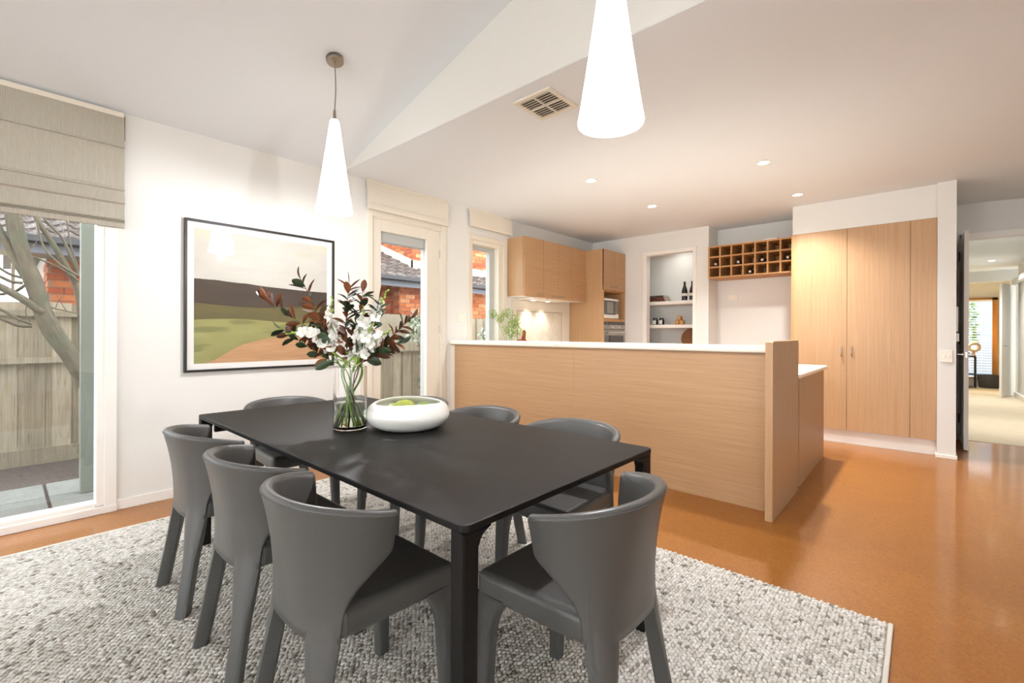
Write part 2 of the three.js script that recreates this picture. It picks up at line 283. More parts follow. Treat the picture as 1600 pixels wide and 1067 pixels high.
// left wall openings
{ // window 1
  const w = struct('window_1', 'large fixed window with white timber frame beside the dining table', 'window', [bx(-0.09, 0.012, 0.05, 2.42, -0.455, -0.41, 0.006), bx(-0.09, 0.011, 0.02, 0.075, -0.41, 2.5, 0.006), bx(-0.09, 0.011, 2.36, 2.42, -0.41, 2.5)], M.gloss);
  mesh('casing', bx(-0.005, 0.02, 0.0, 2.5, -0.516, -0.45, 0.005), M.gloss, w);
  mesh('sill', bx(-0.005, 0.03, 0.0, 0.048, -0.516, 2.5, 0.005), M.gloss, w);
  mesh('pane', bx(-0.05, -0.046, 0.07, 2.37, -0.42, 2.5), M.glassPane, w);
}
{ // glazed door
  const d = struct('door_1', 'white timber door with one tall glass pane', 'door', [bx(-0.06, -0.015, 0.02, 2.35, -2.55, -2.452, 0.004), bx(-0.06, -0.015, 0.02, 2.35, -3.3, -3.125, 0.004), bx(-0.06, -0.015, 2.235, 2.35, -3.125, -2.55), bx(-0.06, -0.015, 0.02, 0.22, -3.125, -2.55)], M.creamTrim);
  mesh('pane', bx(-0.04, -0.036, 0.21, 2.24, -3.13, -2.54), M.glassPane, d);
  for (const y of [0.3, 1.2, 2.05]) mesh('hinge', cyl(0.008, 0.008, y, y + 0.09, -0.01, -3.302, 10), M.steel, d);
  const lv = mesh('handle', [bx(-0.016, -0.008, 0.95, 1.15, -2.52, -2.485, 0.002), put(cyl(0.008, 0.008, -0.02, 0.02, 0, 0, 10), 0.0, 1.05, -2.503, 0, 0, Math.PI / 2), bx(0.01, 0.024, 1.042, 1.058, -2.62, -2.495, 0.005)], M.steel, d);
  const j = struct('trim_5', 'cream door frame and architrave around the glazed door', 'trim', [bx(-0.16, 0, 0, 2.36, -2.452, -2.44), bx(-0.16, 0, 0, 2.36, -3.31, -3.3), bx(-0.16, 0, 2.35, 2.36, -3.31, -2.44), bx(0, 0.016, 0, 2.42, -2.44, -2.385, 0.004), bx(0, 0.016, 0, 2.42, -3.375, -3.31, 0.004), bx(0, 0.016, 2.36, 2.42, -3.31, -2.44, 0.004)], M.creamTrim);
  struct('trim_6', 'grey outer frame of the glazed door', 'trim', [bx(-0.15, -0.07, 0.0, 2.36, -3.3, -3.14), bx(-0.15, -0.071, 2.14, 2.36, -3.14, -2.5), bx(-0.15, -0.07, 0, 2.36, -2.5, -2.44)], M.outerFrame);
}
{ // kitchen window
  const w = struct('window_2', 'tall kitchen window with cream frame above the bench', 'window', [bx(-0.08, 0.0, 1.02, 2.34, -3.80, -3.75, 0.004), bx(-0.08, 0.0, 1.02, 2.34, -4.33, -4.25, 0.004), bx(-0.08, -0.001, 2.29, 2.34, -4.25, -3.80), bx(-0.08, -0.001, 1.02, 1.07, -4.25, -3.80)], M.creamTrim);
  mesh('pane', bx(-0.05, -0.046, 1.06, 2.3, -4.26, -3.79), M.glassPane, w);
  mesh('casing', [bx(0, 0.016, 0.96, 2.4, -3.75, -3.715, 0.004), bx(0, 0.016, 0.96, 2.4, -4.40, -4.33, 0.004), bx(0, 0.016, 2.34, 2.4, -4.33, -3.75, 0.004)], M.creamTrim, w);
  mesh('reveal', [bx(-0.15, -0.08, 1.02, 2.34, -4.33, -4.17), bx(-0.15, -0.081, 2.25, 2.34, -4.17, -3.75)], M.outerFrame, w);
}
// ---------------------------------------------------------------- rug
const RUGY = 0.012;
{
  const rug = thing('wool_rug', 'cream and grey chunky braided wool rug under the dining table', 'rug', [2.2, 0, -0.95]);
  const x0 = 0.44, x1 = 3.96, z0 = -2.45, z1 = 0.55;
  part(rug, 'backing', bx(x0, x1, 0.0005, 0.006, z0, z1), std('#b9b3a8', 0.95));
  for (const e of [x0, x1]) part(rug, 'binding', bx(e - 0.008, e + 0.008, 0.0005, 0.013, z0, z1, 0.005), std('#dcd7cc', 0.95));
  const r = rng(5), dx = 0.0138, dz = 0.0205, nx = Math.floor((x1 - x0 - 0.02) / dx), nz = Math.floor((z1 - z0) / dz);
  const knot = new THREE.IcosahedronGeometry(1, 1), im = new THREE.InstancedMesh(knot, std('#ffffff', 0.95), nx * nz);
  const m = new THREE.Matrix4(), q = new THREE.Quaternion(), e = new THREE.Euler(), c = new THREE.Color(), b = BASE.get(rug);
  const tones = ['#d9d6cf', '#d2cec6', '#c9c5bc', '#dedbd5', '#bdb8af', '#d5d1c9'];
  for (let i = 0, k = 0; i < nx; i++) for (let j = 0; j < nz; j++, k++) {
    const x = x0 + 0.016 + (i + 0.5 + 0.35 * (r() - 0.5)) * dx, z = z0 + (j + 0.5 + (i % 2) * 0.5 + 0.3 * (r() - 0.5)) * dz;
    e.set(0.25 * (r() - 0.5), (i % 2 ? 0.5 : -0.35) + 0.6 * (r() - 0.5), 0.3 * (r() - 0.5)); q.setFromEuler(e);
    const s = 0.9 + 0.25 * r();
    m.compose(new THREE.Vector3(x - b[0], 0.0075 + 0.003 * (r() - 0.3), Math.min(z, z1 - 0.01) - b[2]), q, new THREE.Vector3(0.0074 * s, 0.0072, 0.0122 * s)); im.setMatrixAt(k, m);
    const dark = r() < 0.05; c.set(dark ? '#8f8a80' : tones[Math.floor(r() * tones.length)]); im.setColorAt(k, c);
  }
  im.name = 'knots'; im.userData = { kind: 'stuff' }; im.castShadow = im.receiveShadow = true; rug.add(im);
}
// ---------------------------------------------------------------- table
const TX0 = 1.03, TX1 = 3.24, TZ0 = -1.755, TZ1 = -0.735, TOP = 0.74;
{
  const t = thing('dining_table', 'long black timber dining table with thin top and rounded corners', 'table', [2.135, RUGY, -1.245]);
  const s = new THREE.Shape(), r = 0.022, w = TX1 - TX0, d = TZ1 - TZ0;
  s.moveTo(r, 0); s.lineTo(w - r, 0); s.absarc(w - r, r, r, -Math.PI / 2, 0); s.lineTo(w, d - r); s.absarc(w - r, d - r, r, 0, Math.PI / 2); s.lineTo(r, d); s.absarc(r, d - r, r, Math.PI / 2, Math.PI); s.lineTo(0, r); s.absarc(r, r, r, Math.PI, 1.5 * Math.PI);
  const g = flat(new THREE.ExtrudeGeometry(s, { depth: 0.014, bevelEnabled: true, bevelSize: 0.003, bevelThickness: 0.003, bevelSegments: 2, curveSegments: 6 }));
  put(g, 0, 0, 0, Math.PI / 2, 0, 0); g.translate(TX0, TOP - 0.003, TZ0);
  part(t, 'tabletop', planarUV(g), M.blackWood);
  for (const sx of [0, 1]) for (const sz of [0, 1]) {
    // profile in (distance from the corner along z, y): leg with a long curved gusset under the end of the top
    const P = [[0.004, 0.009], [0.042, 0.009], [0.046, 0.66]];
    for (let i = 1; i <= 6; i++) { const a = i / 6 * Math.PI / 2; P.push([0.05 + 0.04 * (1 - Math.cos(a)), 0.66 + 0.04 * Math.sin(a)]); }
    P.push([0.09, 0.70], [0.004, 0.70]);
    const e = extrude(P, 0.03, 0.008); e.translate(0, 0, 0.01);        // x -> along z, z -> along x
    const m = new THREE.Matrix4().makeBasis(new THREE.Vector3(0, 0, sz ? -1 : 1), new THREE.Vector3(0, 1, 0), new THREE.Vector3(sx ? -1 : 1, 0, 0));
    e.applyMatrix4(m); if (m.determinant() < 0) { const p = e.attributes; for (const k of ['position', 'normal', 'uv']) { const a = p[k].array, n = p[k].itemSize; for (let i = 0; i < a.length; i += 3 * n) for (let q = 0; q < n; q++) { const tmp = a[i + n + q]; a[i + n + q] = a[i + 2 * n + q]; a[i + 2 * n + q] = tmp; } } }
    e.translate(sx ? TX1 - 0.002 : TX0 + 0.002, RUGY, sz ? TZ1 - 0.002 : TZ0 + 0.002);
    part(t, 'leg', planarUV(e), M.blackWood);
  }
  part(t, 'end_rail', bx(TX0 + 0.012, TX0 + 0.04, 0.635, 0.722, TZ0 + 0.07, TZ1 - 0.07, 0.004), M.blackWood); part(t, 'end_rail', bx(TX1 - 0.30, TX1 - 0.27, 0.66, 0.722, TZ0 + 0.3, TZ1 - 0.3, 0.004), M.blackWood);
}
// ---------------------------------------------------------------- chairs (local: faces -z, floor at y = 0)
function makeChair() {
  const D = Math.PI / 180, YJ = 0.385, RIM = 0.752, PH = 87.5;
  const flare = (y) => Math.pow(clamp((y - 0.40) / (RIM - 0.40), 0, 1.1), 2.1);
  const plan = (deg, y) => {
    const f = flare(y), a = 0.226 + 0.056 * f, b = 0.207 + 0.05 * f, p = deg * D, s = Math.sin(p), c = Math.cos(p), ex = lerp(0.667, 0.95, clamp((y - 0.4) / 0.35, 0, 1));
    return [a * Math.sign(s) * Math.pow(Math.abs(s), ex), b * Math.sign(c) * Math.pow(Math.abs(c), ex)];
  };
  const nrm = (deg, y) => { const p = plan(deg - 1.2, y), q = plan(deg + 1.2, y), dx = q[0] - p[0], dz = q[1] - p[1], l = Math.hypot(dx, dz) || 1; return [-dz / l, dx / l]; };   // outward
  const KEYS = [[0, YJ], [52, YJ], [53.5, 0.44], [57, 0.478], [64, 0.515], [76, 0.56], [83, 0.585], [87.5, 0.61]];
  const low = (deg) => { const d = Math.abs(deg); for (let i = 1; i < KEYS.length; i++) if (d <= KEYS[i][0]) { const [a, p] = KEYS[i - 1], [b, q] = KEYS[i]; return lerp(p, q, (d - a) / (b - a)); } return 0.61; };
  const rim = (deg) => RIM - 0.04 * Math.pow(Math.abs(deg) / PH, 2);
  const out = (deg, y) => { const [x, z] = plan(deg, y), n = nrm(deg, y); const s = Math.sign(n[0] * x + n[1] * z) || 1; return { x, z, nx: n[0] * s, nz: n[1] * s }; };
  // columns around the back, denser at the corners and the arm ends
  const cols = []; for (let i = 0; i <= 84; i++) cols.push(lerp(-PH, PH, i / 84)); cols.push(-52.4, -53, 52.4, 53, -87.2, 87.2, -86.6, 86.6); cols.sort((a, b) => a - b);
  const NO = 14, NT = 6, NB = 3, rows = NO + NT + NO + NB;
  const shellPoint = (deg, j) => {
    const endd = Math.min(1, (PH - Math.abs(deg)) / 2.4), k = Math.sqrt(Math.max(0, 1 - (1 - endd) * (1 - endd)));
    const T = 0.034, y0 = low(deg), inset = (1 - k) * 0.016, y1 = rim(deg) - inset;
    const h = T / 2 * Math.max(k, 0.02), loY = y0 + inset * 0.4;
    let off, y;                                   // off: depth in from the outer face
    if (j <= NO) { const t = j / NO; y = lerp(loY, y1 - h, t); off = T / 2 - h; }
    else if (j < NO + NT) { const a = Math.PI * (j - NO) / NT; y = y1 - h + h * Math.sin(a); off = T / 2 - h * Math.cos(a); }
    else if (j <= NO + NT + NO) { const t = (j - NO - NT) / NO; y = lerp(y1 - h, loY, t); off = T / 2 + h; }
    else { const a = (j - 2 * NO - NT) / (NB + 1) * Math.PI; y = loY - 0.006 * Math.sin(a); off = T / 2 + h * Math.cos(a); }
    const o = out(deg, y); return [o.x - o.nx * off, y, o.z - o.nz * off];
  };
  const shell = gridGeo(rows, cols.length - 1, (i, j) => shellPoint(cols[j], i % rows));
  // weld the seam of the loop so the normals run smoothly
  { const n = rows + 1, N = shell.attributes.normal; for (let j = 0; j < cols.length; j++) { const a = j * n, b = a + rows, v = new THREE.Vector3().fromBufferAttribute(N, a).add(new THREE.Vector3().fromBufferAttribute(N, b)).normalize(); N.setXYZ(a, v.x, v.y, v.z); N.setXYZ(b, v.x, v.y, v.z); } }
  const capFan = (deg) => { const pts = []; for (let j = 0; j < rows; j++) pts.push(shellPoint(deg, j)); const c = pts.reduce((s, p) => [s[0] + p[0] / rows, s[1] + p[1] / rows, s[2] + p[2] / rows], [0, 0, 0]); const pos = []; for (let j = 0; j < rows; j++) pos.push(...c, ...pts[j], ...pts[(j + 1) % rows]); const g = new THREE.BufferGeometry(); g.setAttribute('position', new THREE.Float32BufferAttribute(pos, 3)); g.setAttribute('uv', new THREE.Float32BufferAttribute(new Float32Array(pos.length / 3 * 2), 2)); g.computeVertexNormals(); return g; };
  const uvShell = planarUV(flat(join([shell, capFan(-PH), capFan(PH)])));
  // rear leg: loft of curved sections that grow out of the corner of the back
  function rearLeg(sg) {
    const NY = 22, NA = 9, ring = 2 * NA;
    const pt = (i, j) => {
      const t = j / NY, y = lerp(0.45, 0, t), q = clamp((0.42 - y) / 0.42, 0, 1), k = 0.52 + 0.48 * Math.pow(smooth((y - 0.16) / 0.26), 1.1);
      const half = 18 * k, mid = lerp(34.5, 39, q), i2 = i % ring, inner = i2 >= NA, a = (inner ? ring - 1 - i2 : i2) / (NA - 1);
      const deg = sg * (mid - half + 2 * half * a), o = out(deg, Math.max(y, 0.385));
      const T = lerp(0.034, 0.05, smooth((0.44 - y) / 0.16)), edge = 1 - Math.pow(Math.abs(2 * a - 1), 6), off = inner ? T - 0.006 * (1 - edge) : (1 - edge) * 0.006 - 0.0004;
      const sx = sg * 0.03 * Math.pow(q, 1.15), sz = 0.068 * Math.pow(q, 1.15);
      return [o.x - o.nx * off + sx, y, o.z - o.nz * off + sz];
    };
    const g = gridGeo(ring, NY, (i, j) => pt(sg > 0 ? i : ring - i, j));
    const foot = []; for (let i = 0; i < ring; i++) foot.push(new THREE.Vector2(pt(i, NY)[0], pt(i, NY)[2]));
    const f = new THREE.ShapeGeometry(new THREE.Shape(foot)); f.rotateX(Math.PI / 2); 
    const ff = flat(f); ff.computeVertexNormals();
    return planarUV(toCreasedNormals(mergeGeometries([flat(g), ff], false), 0.8));
  }
  function frontLeg(sg) {
    // outer side and front face flush with the seat; flares back into the seat rail
    const NY = 16, pos = [], q = (t) => { const y = lerp(0.40, 0, t), fl = Math.pow(clamp((y - 0.26) / 0.14, 0, 1), 2.2); return { y, w: lerp(0.056, 0.042, t), d: lerp(0.058, 0.044, t) + 0.055 * fl, x: sg * (0.207 + 0.004 * t), z: -0.232 - 0.006 * t }; };
    const rr = 0.012, ringOf = (t) => { const { y, w, d, x, z } = q(t), p = []; const X0 = x, X1 = x - sg * w, Z0 = z, Z1 = z + d; for (const [cx, cz, a0] of [[X0 - sg * rr, Z0 + rr, 0], [X1 + sg * rr, Z0 + rr, 1], [X1 + sg * rr, Z1 - rr, 2], [X0 - sg * rr, Z1 - rr, 3]]) for (let k = 0; k < 4; k++) { const a = (a0 + k / 3) * Math.PI / 2; const ux = Math.cos(a), uz = -Math.sin(a); p.push([cx + sg * rr * ux, y, cz + rr * uz]); } return p; };
    const g = gridGeo(16, NY, (i, j) => { const R = ringOf(j / NY); return R[(sg > 0 ? 16 - i : i) % 16]; });
    const R = ringOf(1), f = flat(new THREE.ShapeGeometry(new THREE.Shape(R.map((p) => new THREE.Vector2(p[0], p[2]))))); f.rotateX(Math.PI / 2);
    return planarUV(toCreasedNormals(mergeGeometries([flat(g), f], false), 0.9));
  }
  // seat: padded slab, slightly crowned, running back into the shell
  const seat = (() => {
    const N = 28, hw = (z) => 0.207 - 0.024 * smooth((z - 0.08) / 0.07), g = new RoundedBoxGeometry(1, 1, 1, 5, 0.16), p = g.attributes.position;
    for (let i = 0; i < p.count; i++) {
      let x = p.getX(i), y = p.getY(i), z = p.getZ(i);
      const bev = (v, s) => Math.sign(v) * (Math.abs(v) <= 0.34 ? Math.abs(v) / 0.34 * (0.5 - 0.026 / s) : 0.5 - 0.026 / s + (Math.abs(v) - 0.34) / 0.16 * 0.026 / s);
      z = bev(z, 0.39) * 0.39 - 0.041; x = bev(x, 0.414) * 2 * hw(z); y = bev(y, 0.09);
      const crown = y > 0 ? 0.006 * (1 - (x / 0.21) ** 2) : 0;
      p.setXYZ(i, x, 0.421 + y * 0.08 + crown, z);
    }
    g.computeVertexNormals(); return planarUV(flat(g));
  })();
  const rimSeam = []; for (let i = 0; i <= 60; i++) { const d = lerp(-85.5, 85.5, i / 60), y = rim(d) - 0.013, o = out(d, y); rimSeam.push([o.x + o.nx * 0.0002, y, o.z + o.nz * 0.0002]); }
  const sideSeam = (sg) => { const s = []; for (let i = 0; i <= 24; i++) { const d = lerp(84, 52.6, i / 24), y = low(d) + 0.004, o = out(sg * d, y); s.push([o.x - o.nx * 0.002, y, o.z - o.nz * 0.002]); } return s; };
  const t = new THREE.Group(); t.name = 'dining_chair';
  const add = (n, g, m) => mesh(n, g, m, t);
  add('back_shell', uvShell, M.leather); add('seat', seat, M.leather);
  for (const s of [-1, 1]) { add('leg', rearLeg(s), M.leather); add('leg', frontLeg(s), M.leather); }
  add('piping', [tube(rimSeam, 0.0016, 100, 6), tube(sideSeam(1), 0.002, 40, 6), tube(sideSeam(-1), 0.002, 40, 6)], M.leather);
  return t;
}
{
  const proto = makeChair(), G = 'grey leather chairs around the black table', L = 'grey leather tub-backed dining chair ';
  const spots = [
    [1.57, -0.73, 0, L + 'on the window side of the table, nearest the picture wall'], [2.19, -0.73, 0, L + 'on the window side of the table, middle of three'], [2.745, -0.73, 0, L + 'on the window side, farthest from the picture wall'],
    [3.265, -1.18, Math.PI / 2, L + 'at the table end facing the picture wall'], [2.79, -1.755, Math.PI, L + 'between table and counter, farthest from the picture wall'],
    [2.18, -1.755, Math.PI, L + 'between table and counter, middle of three'], [1.56, -1.755, Math.PI, L + 'between table and counter, behind the white bowl'], [1.025, -1.25, -Math.PI / 2, L + 'at the table end under the landscape picture']];
  spots.forEach(([x, z, r, label], i) => { const c = i ? proto.clone() : proto; c.name = numbered('dining_chair'); scene.add(c); c.position.set(x, RUGY + 0.001, z); c.rotation.y = r; c.userData = { label, category: 'chair', group: G }; });
}
// ---------------------------------------------------------------- pendants
function pendant(x, z, yb, label, canopyLabel) {
  const yc = rake(x), p = thing('pendant_lamp', label, 'pendant lamp', [x, yb, z], 'white glass cone pendants over the table');
  const H = 0.60, R = 0.117;
  const prof = [[0.001, 0.012], [R * 0.9, 0.012], [R - 0.002, 0.006], [R, 0.014]];
  for (let i = 1; i <= 16; i++) { const t = i / 16; prof.push([lerp(R, 0.03, Math.pow(t, 0.92)), 0.014 + (H - 0.014) * t]); }
  prof.push([0.022, H + 0.012], [0.001, H + 0.014]);
  part(p, 'lamp_shade', lathe(prof, 40).translate(x, yb, z), M.opal);
  part(p, 'stem', cyl(0.011, 0.009, yb + H + 0.01, yb + H + 0.075, x, z, 16), M.nickel);
  part(p, 'cord', tube([[x, yb + H + 0.07, z], [x + 0.006, lerp(yb + H, yc, 0.5), z - 0.004], [x, yc - 0.03, z]], 0.004, 20, 8), std('#8f887c', 0.5));
  const c = lathe([[0.001, 0], [0.05, 0.0], [0.054, 0.004], [0.054, 0.03], [0.001, 0.03]], 32); put(c, 0, 0, 0, 0, 0, Math.atan(0.265)); c.translate(x + 0.007, yc - 0.03, z);
  part(p, 'ceiling_canopy', c, M.nickel);
  const l = new THREE.PointLight('#fbfaff', 2.6); l.position.set(0, -0.03, 0); l.castShadow = true; l.shadow.radius = 1; l.name = 'pendant_light'; p.add(l);
}
pendant(1.18, -1.45, 1.985, 'white glass cone pendant lamp hanging by the picture on a cord');
pendant(3.22, -1.45, 1.945, 'white glass cone pendant lamp hanging over the table end away from the picture');
// ---------------------------------------------------------------- picture
{
  const z0 = -2.033, z1 = -0.888, y0 = 0.904, y1 = 2.045, d = 0.036, p = thing('framed_picture', 'large square landscape print in thin black frame on the white wall', 'picture', [0, y0, -1.46]);
  for (const g of [bx(0.002, d, y0, y1, z1 - 0.016, z1, 0.002), bx(0.002, d, y0, y1, z0, z0 + 0.016, 0.002), bx(0.002, d, y0, y0 + 0.018, z0 + 0.0155, z1 - 0.0155), bx(0.002, d, y1 - 0.018, y1, z0 + 0.0155, z1 - 0.0155)]) part(p, 'frame_rail', g, M.frameBlack);
  part(p, 'mount', bx(0.004, 0.014, y0 + 0.01, y1 - 0.01, z0 + 0.01, z1 - 0.01), M.mat);
  const W = 768, art = tex(W, W, (u, v) => {       // u along the picture from the window side, v up
    const hill = 0.635 - 0.012 * Math.sin(u * 3 + 0.6) - 0.05 * smooth((u - 0.1) / 0.9) + 0.006 * noise(u, 0.3, 14, 4), n = fbm(u, v, 6, 30, 4), b = fbm(u, v, 4, 9, 4, 1), st = noise(u, v, 10, 160, 2);
    let c = mixc([190, 189, 178], [212, 208, 198], 0.5 * b + 0.5 * n);
    c = mixc(c, [206, 205, 182], smooth((v - 0.86) / 0.1) * smooth((fbm(u, v, 3, 10, 3, 3) - 0.42) / 0.2) * 0.8);
    const ovalPatch = smooth(1 - Math.hypot((u - 0.8) / 0.17, (v - 0.9) / 0.05)); c = mixc(c, [188, 188, 158], ovalPatch * 0.45 * (0.4 + n));  // soft olive oval high in the print, toward its kitchen side
    if (v < hill) c = mixc([62, 52, 44], [88, 76, 64], 0.6 * n + 0.4 * st);
    if (v < 0.452 - 0.02 * Math.sin(u * 4)) c = mixc([92, 84, 52], [118, 110, 66], 0.5 * b + 0.5 * st);
    if (v < 0.325 + 0.012 * Math.sin(u * 6)) { c = mixc([136, 134, 78], [172, 170, 112], 0.5 * b + 0.5 * n); c = mixc(c, [108, 112, 66], smooth((fbm(u, v, 3, 16, 3, 2) - 0.52) / 0.15) * 0.6); }
    if (v < 0.19 - 0.10 * (1 - smooth((u - 0.1) / 0.5)) - 0.1 * (1 - smooth((u - 0.0) / 0.35)) + 0.012 * n) c = mixc([178, 134, 92], [206, 164, 122], 0.5 * n + 0.5 * st);
    return c;
  });
  const pg = new THREE.PlaneGeometry(z1 - z0 - 0.125, y1 - y0 - 0.125); pg.rotateY(Math.PI / 2); pg.translate(0.0155, (y0 + y1) / 2, (z0 + z1) / 2);
  part(p, 'print', flat(pg), std('#ffffff', 0.85, { map: art }));
  part(p, 'glass', bx(0.024, 0.026, y0 + 0.01, y1 - 0.01, z0 + 0.01, z1 - 0.01), M.glassPane);
}
// ---------------------------------------------------------------- roman blinds
function blind(label, z0, z1, yT, yB, folds, mat, depth) {
  const b = thing('roman_blind', label, 'blind', [0.02, yB, (z0 + z1) / 2], 'fabric roman blinds');
  // profile in (x, y): panels hang from the head rail, with battens and stacked folds at the bottom
  const pts = [[depth * 0.75, yT]]; for (const [y, o] of folds) pts.push([depth + o, y]);
  const outl = pts.concat([[depth - 0.012, yB], [depth * 0.75 - 0.012, yT]]);
  const g = extrude(outl, z1 - z0); g.translate(0, 0, z0); part(b, 'fabric', planarUV(toCreasedNormals(g, 0.5)), mat);
  part(b, 'head_rail', bx(0.006, depth * 0.75 + 0.006, yT - 0.01, yT + 0.024, z0, z1, 0.004), M.creamTrim);
  return b;
}
{
  const zA = -0.545, zB = 2.6, b = blind('grey ribbed fabric roman blind half lowered over the large window', zA, zB, 2.655, 1.9, [[2.45, 0.002], [2.447, 0.012], [2.438, 0.012], [2.436, 0.0], [2.24, 0.0], [2.165, 0.002], [2.16, 0.014], [2.15, 0.014], [2.147, 0.004], [2.08, 0.022], [2.062, 0.03], [2.054, 0.01], [2.0, 0.004], [1.955, 0.012], [1.95, 0.02], [1.944, 0.008], [1.94, 0.02], [1.934, 0.008], [1.93, 0.02], [1.92, 0.014], [1.9, 0.01]], M.blindRib, 0.05);
  part(b, 'batten', [bx(0.05, 0.064, 2.436, 2.448, zA + 0.002, zB, 0.004), bx(0.05, 0.066, 2.148, 2.16, zA + 0.002, zB, 0.004)], M.blindRib);
  part(b, 'bracket', bx(0.002, 0.03, 2.5, 2.66, zA - 0.006, zA - 0.001), std('#7a6f60', 0.7));
  blind('cream linen roman blind drawn up above the glazed door', -3.365, -2.362, 2.685, 2.41, [[2.6, 0.01], [2.52, 0.004], [2.475, 0.01], [2.468, 0.026], [2.455, 0.03], [2.42, 0.03], [2.41, 0.024]], M.linen, 0.05);
  blind('cream linen roman blind drawn up above the kitchen window', -4.445, -3.715, 2.685, 2.482, [[2.6, 0.01], [2.54, 0.012], [2.5, 0.02], [2.482, 0.016]], M.linen, 0.05);
}
// ---------------------------------------------------------------- breakfast bar
const CZF = -3.46, CXE = 3.30;
{
  const c = thing('breakfast_bar', 'oak veneer breakfast bar with cream raised top facing the table', 'counter', [1.7, 0, -3.7]);
  part(c, 'front_panel', bx(0.072, 1.698, 0, 1.072, CZF - 0.018, CZF), M.oak);
  part(c, 'front_panel', bx(1.70, CXE - 0.002, 0, 1.072, CZF - 0.018, CZF), M.oak);
  part(c, 'filler_post', bx(0.0, 0.07, 0, 1.07, CZF - 0.05, CZF + 0.006), M.creamTrim);
  part(c, 'rear_panel', bx(0.02, CXE - 0.002, 0, 1.072, CZF - 0.14, CZF - 0.12), M.oak);
  // rounded top
  const s = new THREE.Shape(), x0 = 0.012, x1 = CXE - 0.003, z0 = -3.72, z1 = -3.405, r = 0.05;
  s.moveTo(x0, z0); s.lineTo(x1, z0); s.lineTo(x1, z1); s.lineTo(x0 + r, z1); s.absarc(x0 + r, z1 - r, r, Math.PI / 2, Math.PI); s.lineTo(x0, z0);
  const g = flat(new THREE.ExtrudeGeometry(s, { depth: 0.017, bevelEnabled: true, bevelSize: 0.016, bevelThickness: 0.016, bevelOffset: -0.016, bevelSegments: 5, curveSegments: 8 }));
  put(g, 0, 0, 0, Math.PI / 2, 0, 0); g.translate(0, 1.108, 0);
  part(c, 'bar_top', planarUV(toCreasedNormals(g, 0.6)), M.bench);
}
{
  const e = thing('end_panel', 'tall oak panel closing the end of the breakfast bar', 'panel', [3.32, 0, -3.68]);
  const P = [[-3.285, 0], [-3.285, 1.135], [-3.291, 1.148], [-3.302, 1.155], [-4.08, 1.155], [-4.091, 1.15], [-4.096, 1.14], [-4.096, 0.0]].map(([z, y]) => [-z, y]);
  const g = extrude(P, 0.041, 0.002); put(g, 0, 0, 0, 0, Math.PI / 2, 0); g.translate(CXE + 0.002, 0, 0);   // x -> -z
  part(e, 'board', planarUV(g), M.oakEnd);
}
{
  const b = thing('kitchen_bench', 'lower kitchen bench with oak end and cream top behind the bar', 'bench', [2.9, 0, -4.4]);
  part(b, 'carcass', bx(0.05, 3.28, 0.1, 0.86, -4.20, CZF - 0.142), M.oak);
  part(b, 'side_panel', bx(2.7, 3.334, 0.0, 0.858, -5.41, -4.205), M.oakEnd);
  part(b, 'worktop', [bx(0.05, 3.296, 0.86, 0.9, -4.20, CZF - 0.30, 0.012), bx(2.68, 3.362, 0.86, 0.9, -5.44, -4.10, 0.016)], M.bench);
}
